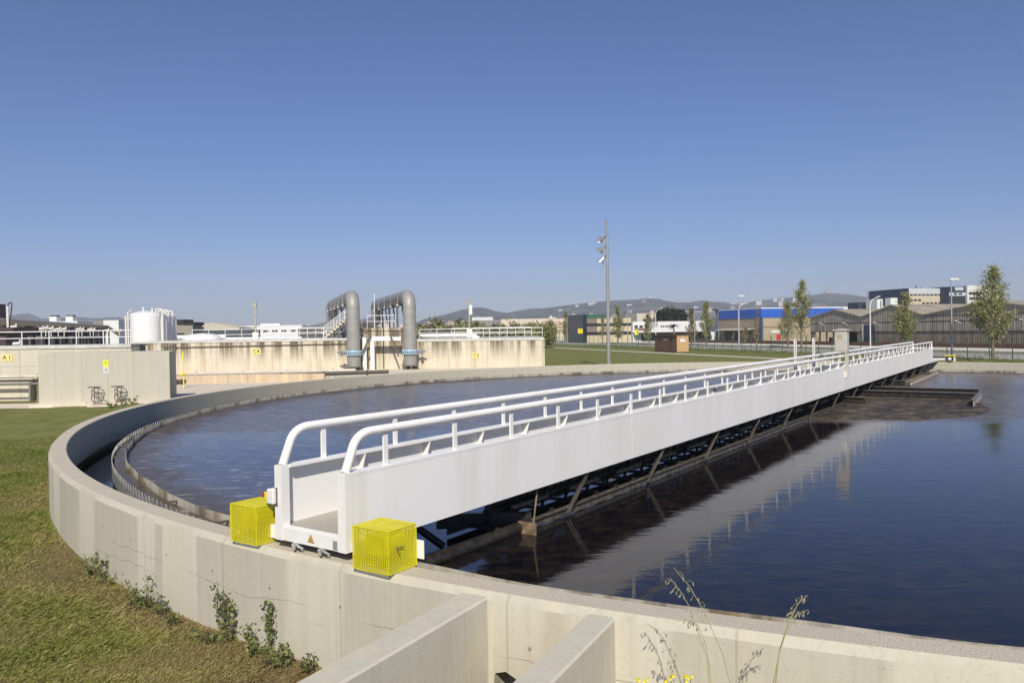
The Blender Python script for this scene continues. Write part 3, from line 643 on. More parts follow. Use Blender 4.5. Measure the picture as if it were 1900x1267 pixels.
# thin service line along C4
m = MB(); zz = Z(400, 642.5, 79.9); m.tube([(X(326,79.9),79.9,zz-.06),(X(640,79.9),79.9,zz+.06)], .05, 8); tag(m.build('service_pipe', plain('dark_line', (.12,.10,.08), .6)), 'thin dark pipe running high along the wall marked C4', 'pipe')
m = MB()
for k in range(5): m.box(X(300+5*k,79.5), X(303+5*k,79.5), 79.0, 79.9, 2.62+.05*k, 2.75+.05*k)
m.tube([(X(303,79.4),79.4,2.5),(X(325,79.4),79.4,2.95)], .05, 8); tag(m.build('pipe_bend', plain('pale_bend', (.30,.27,.22), .7)), 'pale pipe bend entering the left end of the C4 wall', 'pipe')
# pipes at the foot of the walls
def hpipe(label, pts, r, mat, name='pipeline'):
    p = [Vector(q) for q in pts]; m = MB(); m.tube(p, r, 10)
    t = thing(name, label, 'pipe', (p[0].x, p[0].y, 0)); o = m.build('pipe', mat, t, smooth=True); o.location = (-p[0].x, -p[0].y, 0)
    L = (p[-1]-p[0]).length; n = max(2, int(L/3.2))
    for i in range(n):
        q = p[0].lerp(p[-1], (i+.5)/n); m = MB(); m.box(q.x-.06, q.x+.06, q.y-.15, q.y+.15, 0, q.z-r); m.box(q.x-.05, q.x+.05, q.y-r-.03, q.y+r+.03, q.z-r-.03, q.z+r+.03); s = m.build('support', mat, t); s.location = (-p[0].x, -p[0].y, 0)
PIPEW = plain('pale_pipe', (.56,.52,.44), .6); PIPEB = plain('black_pipe', (.06,.05,.04), .5)
y = 66; hpipe('pale pipe along the foot of the wall marked C4', [at(322,694,y), at(660,686.5,y)], .14, PIPEW)
y = 63; hpipe('black pipe in front of the pale pipe below C4', [at(322,703,y), at(560,695.5,y), at(721,689.5,y)], .15, PIPEB)
hpipe('thin black pipe low behind the chamber corner', [at(322,709,60), at(344,707.5,60)], .16, PIPEB)
y = 46.9; hpipe('pale upper pipe along the foot of the wall marked A 1', [(-50,y,Z(30,699,y)), (-23.5,y,Z(60,698,y))], .10, PIPEW)
y = 46.6; hpipe('black middle pipe along the foot of the wall marked A 1', [(-50,y,Z(30,706,y)), (-23.5,y,Z(60,706,y))], .07, PIPEB)
y = 46.3; hpipe('brown lowest pipe along the foot of the wall marked A 1', [(-50,y,Z(30,712,y)), (-23.5,y,Z(60,712,y))], .08, PIPE_DK)
m = MB(); a = X(324,61); m.box(a, X(600,61), 61, 61.4, 0, .62); tag(m.build('low_wall', concrete('ochre_wall', (.50,.39,.27), (.60,.49,.36), stain=(.36,.28,.19), top=.6)), 'low ochre retaining wall below the black pipe', 'wall')
# yellow gas valve
p = gp(341, 719.5); yv = thing('gas_valve_post', 'thin yellow pipe with a valve in front of the C4 wall', 'valve', p)
m = MB(); m.tube([(0,0,0),(0,0,2.6)], .05, 8); m.build('pipe', YELSIGN, yv, smooth=True)
m = MB(); m.tube([(-.28,-.02,1.02),(.28,-.02,1.02)], .06, 8); m.tube([(-.15,-.1,.92),(.15,-.1,1.05)], .07, 8); m.build('valve', YELSIGN, yv, smooth=True)
m = MB(); m.box(-.06,.06,-.07,-.03,2.05,2.45); m.build('gauge', YELSIGN, yv)
# ------------------------------------------------------------------ the two big air pipes
PD = Vector((-.30, .954, 0)).normalized()
def airpipe(label, px, y, base_py, top_py, run, drop_z, length, act):
    x = X(px, y); r = .655; zt = Z(px, top_py, y)-r; o = Vector((x, y, 0))
    t = thing('air_pipe', label, 'pipe', o, 0, 'big grey air pipes')
    m = MB(); el = 1.15; pts = [Vector((0,0,.42)), Vector((0,0,1.2)), Vector((0,0,zt-el))]
    for k in range(1, 9): a = pi/2*k/8; pts.append(PD*(el*(1-cos(a)))+Vector((0,0,zt-el+el*sin(a))))
    pts.append(PD*(run-el)+Vector((0,0,zt)))
    for k in range(1, 7): a = pi/2*k/6; pts.append(PD*(run-el+el*sin(a))+Vector((0,0,zt-el+el*cos(a))))
    zl = drop_z
    for k in range(1, 7): a = pi/2*k/6; pts.append(PD*(run+el*(1-cos(a)))+Vector((0,0,zl+el-el*sin(a))))
    pts += [PD*(run+12)+Vector((0,0,zl)), PD*(run+length)+Vector((0,0,zl))]
    m.tube(pts, r, 28); m.build('pipe', PIPE, t, smooth=True)
    for z, rr, h in ((1.55, .70, .05), (4.55, .675, .06), (zt-el-.05, .675, .05)):
        m = MB(); m.lathe([(r-.02,z-h/2),(rr,z-h/2),(rr,z+h/2),(r-.02,z+h/2)], 28); m.build('flange', PIPE, t, smooth=True)
    m = MB(); m.lathe([(r-.05,.36),(.92,.36),(.92,.46),(r-.05,.46)], 28)
    for a in range(6): m.box(.72*cos(a)-.06,.72*cos(a)+.06,.72*sin(a)-.06,.72*sin(a)+.06,0,.37)
    m.build('base_flange', PIPE_DK, t)
    zv = 1.75; m = MB(); m.lathe([(r-.05,zv-.24),(.82,zv-.24),(.86,zv-.16),(.86,zv+.16),(.82,zv+.24),(r-.05,zv+.24)], 28); v = m.build('butterfly_valve', LBLUE, t, smooth=True)
    m = MB()
    for a in range(22): a = 2*pi*a/22; m.box(.83*cos(a)-.05,.83*cos(a)+.05,.83*sin(a)-.05,.83*sin(a)+.05,zv-.08,zv+.08)
    m.build('bolt_ring', BLACK, v)
    m = MB(); s = act; m.tube([(s*.8,0,zv),(s*1.35,0,zv)], .13, 12); m.tube([(s*1.2,-.12,zv-.28),(s*1.2,-.12,zv+.22)], .15, 12); m.tube([(s*1.35,-.1,zv+.05),(s*1.65,-.1,zv+.05)], .09, 10)
    m.build('actuator', plain('actuator_grey', (.22,.23,.24), .5), v, smooth=True)
    # steel trestle under the horizontal run, struts
    for f in (.18, .42, .66, .9):
        q = PD*(run*f); n = Vector((PD.y, -PD.x, 0)); m = MB()
        for sd in (-.5, .5): m.beam(q+n*sd+Vector((0,0,3.0)), q+n*sd+Vector((0,0,zt-r)), .16, .16)
        m.beam(q-n*.7+Vector((0,0,zt-r-.08)), q+n*.7+Vector((0,0,zt-r-.08)), .16, .16)
        m.beam(q+Vector((0,0,zt-r-.1)), q-PD*1.6+Vector((0,0,zt-r-1.9)), .14, .14); m.build('trestle', plain('trestle_grey', (.10,.105,.11), .6), t)
    for i in range(5):
        q = PD*(run*(.12+.19*i))-Vector((PD.y,-PD.x,0))*.70; m = MB(); m.tube([q+Vector((0,0,zt)), q+Vector((0,0,zt-.75))], .014, 6); m.box(q.x-.09,q.x+.09,q.y-.09,q.y+.09,zt-.86,zt-.75); m.build('drain_cup', OFFWHITE, t)
    nn = int(length/4)
    for i in range(nn):
        q = PD*(run+2+4*i); n = Vector((PD.y, -PD.x, 0)); m = MB()
        for sd in (-.5,.5): m.beam(q+n*sd, q+n*sd+Vector((0,0,zl-r)), .2, .2)
        m.beam(q-n*.8+Vector((0,0,zl-r-.1)), q+n*.8+Vector((0,0,zl-r-.1)), .2, .2); m.build('pipe_stand', plain('stand_grey', (.10,.10,.105), .6), t)
    for i in range(14):
        q = PD*(run+4+6*i)-Vector((PD.y,-PD.x,0))*.68; m = MB(); m.tube([q+Vector((0,0,zl+.2)), q+Vector((0,0,zl-.7))], .02, 6); m.box(q.x-.1,q.x+.1,q.y-.1,q.y+.1,zl-.8,zl-.7); m.build('drain_cup', OFFWHITE, t)
    return t
airpipe('left of two big grey air pipes, bending over at its top', 655.5, 78.4, 685, 537.5, 27, 4.75, 96, -1)
airpipe('right of two big grey air pipes, beside the wall marked C3', 760, 79.2, 682, 537, 25, 5.2, 60, 1)
PORT = thing('portal_frame', 'white steel portal frame standing between the two big pipes', 'frame', (X(676,79.2), 79.2, 0))
m = MB(); a = X(676,79.2); m.box(-.2,.2,-.15,.15,0,3.3); m.build('post', WHITE2, PORT); m = MB(); q = X(690.5,79.2)-a; m.box(q-.2,q+.2,-.15,.15,0,2.9); m.build('post', WHITE2, PORT)
m = MB(); m.box(q-.35, X(744,79.2)-a, -.2, .2, 2.92, 3.36); m.build('beam', WHITE2, PORT)
for (px0, px1, s, lab) in ((671, 688, 1, 'dark steel bracket bracing the left big pipe'), (741, 724, -1, 'dark steel bracket bracing the right big pipe')):
    m = MB(); y = 78.7; m.beam(at(px0,618,y), at(px1,618,y), .12, .16); m.beam(at(px1,621,y), at(px0+s*1.5,654 if s>0 else 661,y), .12, .14); tag(m.build('pipe_bracket', plain('bracket_grey', (.11,.10,.09), .6)), lab, 'bracket')
m = MB(); y = 80.3; m.tube([at(711,591,y), at(712,684,y)], .045, 6); tag(m.build('downpipe', plain('downpipe_black', (.03,.03,.03), .6)), 'thin black downpipe on the block between the pipes', 'pipe')
m = MB(); y = 80.9; m.tube([(X(695.5,y),y,4.2),(X(695.5,y),y,Z(695.5,545,y))], .04, 6); tag(m.build('lightning_rod', WHITE2), 'thin white vertical rod on the block between the pipes', 'rod')
# stair
st = thing('stair', 'short white railed stair climbing beside the left big pipe', 'stair', (X(600,80.6), 80.6, 3.22)); u = X(640,80.6)-X(600,80.6)
m = MB()
for i in range(7): m.box(u*i/7, u*(i+1.1)/7, .05, 1.15, .26*i+.06, .26*(i+1))
m.build('flight', CON_FLAT, st)
for yy in (-.05, 1.25):
    for dz in (.5, 1.0): m = MB(); m.tube([(-.2,yy,dz),(u,yy,dz+1.82)], .045, 8); m.build('rail', WHITE2, st)
    for f in (0,.5,1): m = MB(); m.tube([(u*f,yy,1.8*f),(u*f,yy,1.0+1.8*f)], .04, 6); m.build('post', WHITE2, st)
# ------------------------------------------------------------------ white tank and its pipework
y = 100; x = X(271.5, y); r = X(299, y)-x; zc = Z(272, 583, y); zt = Z(272, 576.5, y)
wt = thing('white_tank', 'big white cylindrical tank with domed top behind the railing', 'tank', (x, y, 0))
m = MB(); m.lathe([(r,0),(r,zc-.25),(r*.985,zc-.08),(r*.93,zc+.10),(r*.7,zt-.22),(r*.35,zt-.04),(0,zt)], 48); m.build('shell', WHITE2, wt, smooth=True)
for dx_, h in ((-.25,.45),(.9,.3),(1.4,.2)): m = MB(); m.tube([(dx_,-.2,zt-.35),(dx_,-.2,zt+h-.15)], .09, 8); m.lathe([(0,-.12),(.14,-.08),(.14,.08),(0,.14)], 10, (dx_,-.2,zt+h-.1)); m.build('vent', WHITE2, wt, smooth=True)
m = MB(); xl = -r-.12; m.tube([(xl,-.6,0),(xl,-.6,zc+.3),(xl+.5,-.6,zc+.55)], .10, 8); m.tube([(xl-.3,-.6,0),(xl-.3,-.6,zc-.2)], .12, 8); m.build('side_pipe', OFFWHITE, wt, smooth=True)
for i, (pxp, pt_) in enumerate(((302, 573.5), (306, 577), (313, 576), (320.5, 577.5))):
    y = 97+i*1.2; xx = X(pxp, y); zz = Z(pxp, pt_, y); m = MB(); m.tube([(xx,y,0),(xx,y,zz-.2),(xx-.08,y,zz-.05),(xx-.25,y,zz),(xx-.75,y,zz),(xx-.8,y,zz-.6)], .11, 10)
    t = thing('riser_pipe', ('%s white riser pipe beside the big white tank' % ('nearest tall','second','third','last and thinnest')[i]), 'pipe', (xx,y,0), 0, 'riser pipes by the white tank'); o = m.build('pipe', OFFWHITE, t, smooth=True); o.location = (-xx,-y,0)
    m = MB(); m.lathe([(0,0),(.3,.05),(.38,.5),(.38,3.2),(.3,3.9),(0,4.1)], 16, (-.25,.9,2.4)); m.build('vessel', WHITE2, t, smooth=True)
# ------------------------------------------------------------------ pipe rack and gallery at far left
P0 = Vector((X(-60,58,594), 58, Z(-60,594,58))); P1 = Vector((X(199,150), 150, Z(199,606.5,150)))
rk = thing('pipe_rack', 'long thick dark pipe on trestles receding behind the A 1 railing', 'pipe', (P0.x, P0.y, 0))
m = MB(); m.tube([P0, P0.lerp(P1,.3), P1, P1+Vector((1,2.5,-1.5))], .33, 18); o = m.build('pipe', plain('rack_pipe', (.34,.30,.23), .6, var=.15), rk, smooth=True); o.location = (-P0.x,-P0.y,0)
DKS = plain('rack_steel', (.045,.045,.05), .6); D = (P1-P0); Dn = Vector((D.x,D.y,0)).normalized(); Nn = Vector((Dn.y,-Dn.x,0))
for i in range(14):
    q = P0.lerp(P1, i/13.5); m = MB()
    for s in (-.6,.6): m.beam(Vector((q.x,q.y,0))+Nn*s, Vector((q.x,q.y,q.z-.33))+Nn*s, .18, .18)
    m.beam(q-Nn*.8-Vector((0,0,.42)), q+Nn*.8-Vector((0,0,.42)), .18, .18); m.beam(q-Vector((0,0,.45)), q+Dn*1.8-Vector((0,0,1.4)), .12, .12); o = m.build('trestle', DKS, rk); o.location = (-P0.x,-P0.y,0)
ga = thing('filter_gallery', 'low dark gallery with pale pillars under the long pipe', 'building', (P0.x, P0.y, 0))
LG = (P1-P0).length; grz = atan2(Dn.y, Dn.x); ga.rotation_euler = (0,0,grz)
m = MB(); m.box(0, LG*.95, 1.5, 5, 0, 4.35); m.build('wall', plain('gallery_dark', (.05,.048,.045), .8, var=.3), ga)
m = MB(); m.box(-1, LG*.95, .4, 5.2, 4.36, 4.55); m.build('roof', plain('gallery_roof', (.14,.12,.10), .8), ga)
for i in range(26): m = MB(); xx = 3.4*i; m.box(xx, xx+.55, .7, 1.2, 0, 4.0); m.build('pillar', OFFWHITE if i % 3 else plain('pillar_tan', (.32,.27,.21), .8), ga)
m = MB(); m.box(0, LG*.95, .6, 1.3, 3.75, 3.98); m.build('beam', OFFWHITE, ga)
pu = [(27, 607), (34, 638), (78, 610), (86, 609), (96, 610), (109, 611), (120, 610.5), (147, 611), (153, 611.5), (168, 611.5), (174, 612), (200, 613), (212, 613.5), (222, 614)]
for i, (px, py) in enumerate(pu):
    y = 62+i*3.2; y = 52 if i == 1 else y; p = at(px, py, y); m = MB()
    m.tube([(-.35,0,0),(.25,0,.05)], .2, 10); m.tube([(.2,0,-.2),(.2,0,.45)], .1, 8); m.tube([(-.1,0,.1),(-.1,0,p.z*-.0-1.2)], .07, 8); m.lathe([(0,-.2),(.2,-.12),(.2,.12),(0,.2)], 10, (-.4,0,0), axis=(1,0,0))
    o = m.build('valve_actuator', OFFWHITE, smooth=True, loc=p); o.scale = (.62,)*3; tag(o, 'pale valve actuator in the row under the long dark pipe' if i != 1 else 'white box actuator behind the left end of the A 1 railing', 'valve', 'valve actuators under the long pipe' if i != 1 else None)
y = 56; gx = X(15, y); gn = thing('gooseneck_post', 'pale post with a black hooked hose on top at far left', 'post', (gx, y, 0)); zt = Z(15, 568, y)
m = MB(); m.tube([(0,0,0),(0,0,zt)], .09, 10); m.build('post', OFFWHITE, gn, smooth=True)
m = MB(); k = (X(24,y)-gx); m.tube([(0,0,zt),(k*.2,0,zt+.16),(k*.6,0,zt+.27),(k*.9,0,zt+.24),(k*.93,0,zt+.1),(k*.7,0,zt-.5),(k*.35,0,zt-1.1),(k*.3,0,zt-1.8)], .04, 8); m.build('hose', BLACK, gn, smooth=True)
m = MB(); y = 54; m.box(X(-40,y), X(23.5,y), y, y+3, Z(10,616,y), Z(10,607.5,y)); m.box(X(-40,y), X(5,y), y+.3, y+2.8, 3.2, Z(10,616,y)-.01); tag(m.build('machine_canopy', plain('canopy_brown', (.07,.045,.045), .7)), 'dark maroon canopy at the far left edge behind the railing', 'canopy')
m = MB(); y = 70; m.box(X(-12,y), X(1,y), y, y+.8, 0, Z(0,564,y)); tag(m.build('dark_mast', plain('mast_dark', (.05,.035,.04), .6)), 'dark slab rising at the left edge of the view', 'mast')
for (px, pt_, pb, y, lab, mt) in ((474, 561, 632, 86, 'tan lamp mast rising behind the C4 sign', plain('mast_tan', (.42,.38,.27), .6)), (871, 558, 628, 90, 'tan mast with small panels rising behind the C3 sign', plain('mast_tan2', (.36,.33,.25), .6))):
    xx = X(px, y); t = thing('lamp_mast', lab, 'mast', (xx, y, 0)); zt = Z(px, pt_, y)
    m = MB(); m.tube([(0,0,0),(0,0,zt)], [.13,.11], 10); m.build('pole', mt, t, smooth=True)
    m = MB(); m.box(-.18,.18,-.14,.14,zt-.55,zt-.1); m.tube([(0,0,zt),(.05,0,zt+.15)], .1, 8); m.build('lamp', mt, t)
    if px > 800: m = MB(); m.box(.02,.35,-.2,-.12,zt-1.6,zt-.5); m.build('panel', WHITE2, t)
    m = MB(); m.box(-.3,.3,-.2,.2,3.0,4.0); m.build('junction_box', OFFWHITE, t)
# domes, ducts and covers on the tank decks
for (px, py0, py1, y, w_, lab) in ((375, 618, 630, 96, 2.3, 'white domed cover behind the C4 railing'),(482, 629, 633, 84, .8, 'small white capped vent on the C4 wall'),(530,624,630,110,2.5,'low white domed cover behind the C4 railing'),(882,622,626,83,.5,'small white capped vent on the C3 wall')):
    p = at(px, py1, y); hh = Z(px, py0, y)-p.z; m = MB(); m.lathe([(w_,-1.5 if y > 90 else -.4),(w_,.0),(w_*.92,hh*.45),(w_*.6,hh*.85),(0,hh)], 24); tag(m.build('domed_cover', WHITE2, loc=p, smooth=True), lab, 'cover')
for (a, b_, py, y, r_, lab) in ((780,884,622.5,97,.2,'upper white duct lying along the C3 deck'),(776,890,618,104,.22,'dark duct lying behind the white ones on the C3 deck'),(420,560,628.5,98,.22,'white duct lying along the C4 deck'),(300,420,626,110,.35,'white parapet duct behind the white domed cover')):
    m = MB(); m.tube([at(a,py+.6,y), at(b_,py-.6,y)], r_, 10); tag(m.build('duct', WHITE2 if 'dark' not in lab else PIPE_DK, smooth=True), lab, 'duct')
m = MB(); y=95; m.box(X(440,y), X(548,y), y, y+2, 2.9, Z(500,627,y)-.35); tag(m.build('deck_plinth', plain('plinth_brown', (.10,.07,.05), .8)), 'dark brown plinth under the white duct on the C4 deck', 'plinth')
# ------------------------------------------------------------------ buildings
GLASS = NT('dark_window'); GLASS = GLASS.fin(GLASS.mix(GLASS.noise(.6,2), (.012,.014,.018), (.05,.055,.06)), .12)
def bld(name, label, px, y, rz=GROT, cat='building', group=None):
    return thing(name, label, cat, (X(px, y), y, 0), rz, group)
def bbox(root, name, x0, x1, y0, y1, z0, z1, m_): m = MB(); m.box(x0,x1,y0,y1,z0,z1); return m.build(name, m_, root)
def win(root, xs, w_, z0, z1, yf=0, mat=None, left=False):
    for x in xs:
        m = MB()
        if left: m.box(yf-.03, yf+.05, x, x+w_, z0, z1)
        else: m.box(x, x+w_, yf-.03, yf+.05, z0, z1)
        m.build('window', mat or GLASS, root)
# three grey corrugated warehouses along the street
def corr(name, c1, c2, sc=1.):
    m = NT(name); xyz = m.sep(); s = m.math('SINE', m.math('MULTIPLY', m.math('ADD', xyz[0], xyz[1]), 14*sc))
    st = m.noise(3, 6, m.mapping((.9,.9,.05)), .65); pn = m.noise(.9, 2, m.mapping((1,1,.0)))
    c = m.mix(m.ramp(st, .35, .65), c1, c2); c = m.mix(m.ramp(pn, .52, .58, 0, .35), c, scale3(c1, .55)); c = m.mix(m.ramp(s, -.2, .9, 0, .3), c, scale3(c1, .55))
    m.bump(s, .4, .04); return m.fin(c, .8)
WALLG = corr('corrugated_grey', (.27,.245,.20), (.45,.41,.335)); WALLB = corr('corrugated_brown', (.26,.20,.155), (.38,.30,.235), 1.6)
ROOFT = plain('roof_tan', (.30,.27,.205), .9, var=.15, ns=.5); TRIM = plain('roof_trim', (.07,.06,.05), .8)
WD = A_*-1; WO = Vector((60.3, 158, 0)); WR = atan2(WD.y, WD.x)
def wpx(px):   # distance along the facade at column px
    r = (px-950)/F; return (r*WO.y-WO.x)/(WD.x-r*WD.y)
def wz(px, py): d = wpx(px); return Z(px, py, WO.y+WD.y*d)
gab = [(1504, 591, 1551, 575.2, 1600, 588.5), (1600, 588.5, 1655, 566.6, 1714.5, 584.8), (1714.5, 584.8, 1838, 560, 1985, 585)]
labs = ['leftmost small gabled grey corrugated warehouse with open dark bay', 'middle gabled grey corrugated warehouse with blue door behind the bridge cabinet', 'right wide gabled grey corrugated warehouse behind the nearest poplar']
for i, (a, az, b_, bz, c_, cz) in enumerate(gab):
    d0, d1, d2 = wpx(a), wpx(b_), wpx(c_); z0, z1, z2 = wz(a, az), wz(b_, bz), wz(c_, cz); z2 = z2 if i < 2 else z0
    o = WO+WD*d0; w_ = thing('warehouse', labs[i], 'warehouse', o, WR, 'corrugated warehouses behind the street')
    L = d2-d0; M_ = d1-d0; dep = 45; zb = 2.55
    front = lambda yv: [(0.02,yv,zb),(L-.02,yv,zb),(L-.02,yv,z2),(M_,yv,z1),(.02,yv,z0)]
    m = MB(); m.prism(front(0), (0,.12,0)); m.build('upper_wall', WALLG, w_)
    if i == 0:
        m = MB(); m.box(.02, 1.2, .06, .3, 0, zb); m.box(L-1.4, L-.02, .06, .3, 0, zb); m.build('lower_wall', WALLB, w_)
        bbox(w_, 'bay_shade_panel', 1.2, L-1.4, 5, 5.1, 0, zb, GRBLK)  # black back panel: shade inside the bay put into its colour
        for k in range(4): bbox(w_, 'column', 2.6+2.*k, 2.8+2.*k, .05, .3, 0, zb, plain('col_brown', (.12,.08,.06), .8))
        for k in range(3): bbox(w_, 'stored_crate', 3+2.3*k, 4.4+2.3*k, 2, 3, 0, 1.4+.3*(k%2), plain('crate_brown', (.09,.055,.04), .8))
    else:
        m = MB(); m.box(.02, L-.02, .06, .3, 0, zb-.003); m.build('lower_wall', WALLB, w_)
    if i == 1: bbox(w_, 'door', wpx(1603)-d0, wpx(1624)-d0, -.06, .04, 0, wz(1610, 603), plain('blue_door', (.045,.055,.085), .6)); bbox(w_, 'door_frame', wpx(1600)-d0, wpx(1602)-d0, -.08, .04, 0, wz(1601, 602), OFFWHITE)
    for k in range(2): 
        m = MB(); zz = zb+(z0-zb)*(.0 if k else .62); m.box(0.05, L-.05, -.05, .0, zz-.06, zz+.06); m.build('ledge', TRIM, w_)
    if i == 2: m = MB(); m.box(0.05, L-.05, -.04, .0, 5.05, 5.16); m.build('ledge', TRIM, w_)
    for (xa, za, xb, zb_) in ((0, z0, M_, z1), (M_, z1, L, z2)):
        m = MB(); m.prism([(xa,-.25,za),(xb,-.25,zb_),(xb,-.25,zb_+.16),(xa,-.25,za+.16)], (0,dep,0)); m.build('roof', ROOFT, w_)
    for k in range(2):
        xa = L*(.30+.45*k); zz = z0*.80; m = MB(); m.tube([(xa,-.1,zz-.4),(xa-.1,-.5,zz-.1),(xa-.15,-.8,zz)], .035, 6); m.box(xa-.28,xa-.08,-1.25,-.75,zz-.02,zz+.07); m.build('wall_lamp', WHITE2, w_)
wl = thing('brick_wall', 'long low red brown wall in front of the warehouses', 'wall', along(32.6, -20), GROT+pi/2)
BR = plain('red_brick', (.13,.055,.04), .9, var=.3, ns=4); m = MB(); m.box(0, 150, -.2, 0, .1, .78); m.build('wall', BR, wl)
m = MB()
for k in range(50): m.beam((3*k,-.1,.78), (3*k,-.1,2.0), .06, .06)
m.beam((0,-.1,1.98),(150,-.1,1.98), .03, .03); m.build('mesh_fence', plain('fence_brown', (.12,.08,.065), .7), wl)
# blue topped factory
BLUE = plain('blue_cladding', (.03,.12,.52), .45, var=.06, ns=.5); BLUED = BLUE; BEIGE = plain('beige_wall', (.40,.33,.235), .85, var=.08, ns=.4)
bf = bld('factory', 'beige factory with a bright blue band under its roof', 1413, 178)
bbox(bf, 'wall', 0, 22, 0, 18, 0, 5.82, BEIGE); bbox(bf, 'blue_band', -.12, 22.1, -.12, 18.1, 5.825, 7.86, BLUE); bbox(bf, 'roof', -.05, 22, -.05, 18, 7.865, 8.1, WHITE2)
bbox(bf, 'ledge', .02, 22, -.05, 0, 3.55, 3.72, plain('brown_ledge', (.16,.12,.09), .8)); bbox(bf, 'corner_post', -.18, .3, -.18, .3, 0, 5.8, plain('blue_post', (.05,.09,.16), .5)); bbox(bf, 'sign_panel', 2.6, 5.0, -.06, 0, 2.35, 2.85, WHITE2)
bbox(bf, 'sign_panel', 6.3, 8.0, -.06, 0, 2.6, 3.1, WHITE2)
for k in range(2): m = MB(); m.prism([(-.02,2.5+7.6*k,3.3),(-2.0,2.5+7.6*k,3.0),(-2.0,9.3+7.6*k,3.0),(-.02,9.3+7.6*k,3.3)], (0,0,.12)); m.build('canopy', plain('canopy_tan', (.50,.45,.37), .7), bf)
win(bf, [3., 7.5, 12], 3.6, 0, 2.9, -.0, plain('roller_door', (.11,.10,.085), .8), left=True)
bbox(bf, 'end_wall', -.1, 8, 18.2, 24, 2.7, 6.3, plain('grey_cladding', (.25,.26,.29), .7))
bb_ = bld('factory', 'long white roofed shed rising behind the small warehouse', 1500, 215); bbox(bb_, 'wall', 0, 28, 0, 12, 0, 7.3, BEIGE); bbox(bb_, 'roof', -.2, 28, -.2, 12, 7.3, 8.95, WHITE2)
# upper offices at right
NAVY = plain('navy_cladding', (.035,.045,.085), .5, var=.15, ns=.4); CREAM = plain('cream_panels', (.52,.46,.34), .8, var=.05, ns=.5); PALE = plain('pale_band', (.52,.55,.58), .5)
o1 = bld('office_block', 'cream office block with its shaded end painted navy and rows of small windows', 1687, 214)
Lf = (X(1760,220)-X(1687,220)); zt = Z(1687, 535, 214); bbox(o1, 'wall', 0, Lf, 0, 16, 0, zt-1.6, CREAM); bbox(o1, 'cornice', -.05, Lf+.02, -.05, 16, zt-1.58, zt, PALE); bbox(o1, 'end_wall', -.12, -.07, -.04, 15, 0, zt+.02, NAVY)  # end wall coloured dark navy for the side turned from the sun
win(o1, [Lf*(.025+.124*k) for k in range(8)], Lf*.092, zt-2.0-.0, zt-1.62, -.0); win(o1, [Lf*(.025+.124*k) for k in range(3)], Lf*.092, zt-3.5, zt-2.98); win(o1, [Lf*(.40+.124*k) for k in range(5)], Lf*.085, zt-4.3, zt-3.85)
for xx, hh in ((5, 1.0), (5.5, 1.0), (7, .6), (12, .6)): m = MB(); m.tube([(xx,3,zt),(xx,3,zt+hh)], .08, 6); m.build('aerial', BLACK, o1)
bbox(o1, 'plant_unit', 13.0, 14.2, 2, 3, zt, zt+.5, PIPE_DK)
bbox(o1, 'stair_tower', -4.3, -2.0, 2, 4, 0, zt-2.5, WHITE2)
o2 = bld('office_block', 'office block with navy glass front and grey white bands behind the poplar', 1761, 214)
Lf = X(1874,222)-X(1761,222); zt = Z(1761, 532, 214); l1 = Lf*.33
bbox(o2, 'wall', 0, l1, 0, 14, 0, zt, NAVY); bbox(o2, 'wall', l1+.02, Lf, -.6, 14, 0, zt+.3, plain('white_cladding', (.66,.66,.65), .6)); bbox(o2, 'sign_panel', l1*.36, l1*.86, -.1, 0, zt-1.0, zt-.15, PALE)
bbox(o2, 'fascia', .1, l1-.1, -.06, 0, zt-2.5, zt-1.6, PALE); win(o2, [l1*.28, l1*.58], l1*.2, zt-2.2, zt-1.75, -.07); bbox(o2, 'glass_front', .5, l1-.3, -.06, 0, zt-6, zt-2.7, GLASS)
win(o2, [l1+.5], Lf*.30, zt-2.2, zt-1.5, -.62); win(o2, [l1+.6], Lf*.30, zt-3.6, zt-2.9, -.62)
# pale block, parapet and small roofs behind warehouse 1
s_ = bld('plant_room', 'pale box plant room above the small warehouse roof', 1628, 200); zt = Z(1628,555,200); bbox(s_, 'wall', 0, 1.7, 0, 4, 0, zt, WHITE2); bbox(s_, 'door', .9, 1.3, -.04, 0, zt-2.2, zt-.4, PIPE_DK)
s_ = bld('plant_room', 'blue black plant room above the small warehouse roof', 1593, 205); zt = Z(1593,561,205); bbox(s_, 'wall', 0, 1.6, 0, 4, 0, zt, NAVY); bbox(s_, 'glass_front', 1.62, 3.1, 0, 4, 0, zt, GLASS)
# green topped office
GRN = plain('green_glass', (.05,.14,.09), .3, var=.25, ns=.6); DKG = plain('dark_glass', (.014,.022,.025), .2, var=.4)
gb_ = bld('office_block', 'green and cream office block with black glass corner behind the light pole', 1083, 218)
Lf = X(1177,222)-X(1083,222); zt = Z(1083,583.5,218); bbox(gb_, 'wall', 0, Lf, 0, 16, 0, zt-1.1, plain('cream_band', (.56,.47,.31), .8, var=.05)); bbox(gb_, 'glass_corner', -.15, .0, -.1, 12, 0, zt, DKG)
bbox(gb_, 'glass_corner', -.12, .9, -.15, 0, 0, zt-.02, DKG); bbox(gb_, 'roof_band', .92, Lf*.56, -.14, 14, zt-1.09, zt-.01, GRN)
bbox(gb_, 'ribbon_window', .95, Lf, -.05, 0, zt-3.35, zt-2.5, GLASS); bbox(gb_, 'ribbon_window', .95, Lf, -.05, 0, zt-5.8, zt-4.9, GLASS); bbox(gb_, 'brown_bay', .95, Lf*.28, -.04, 0, zt-2.48, zt-1.12, plain('brown_panel', (.20,.165,.13), .8)); bbox(gb_, 'brown_bay', .95, Lf*.28, -.04, 0, zt-4.88, zt-3.37, plain('brown_panel2', (.20,.165,.13), .8))
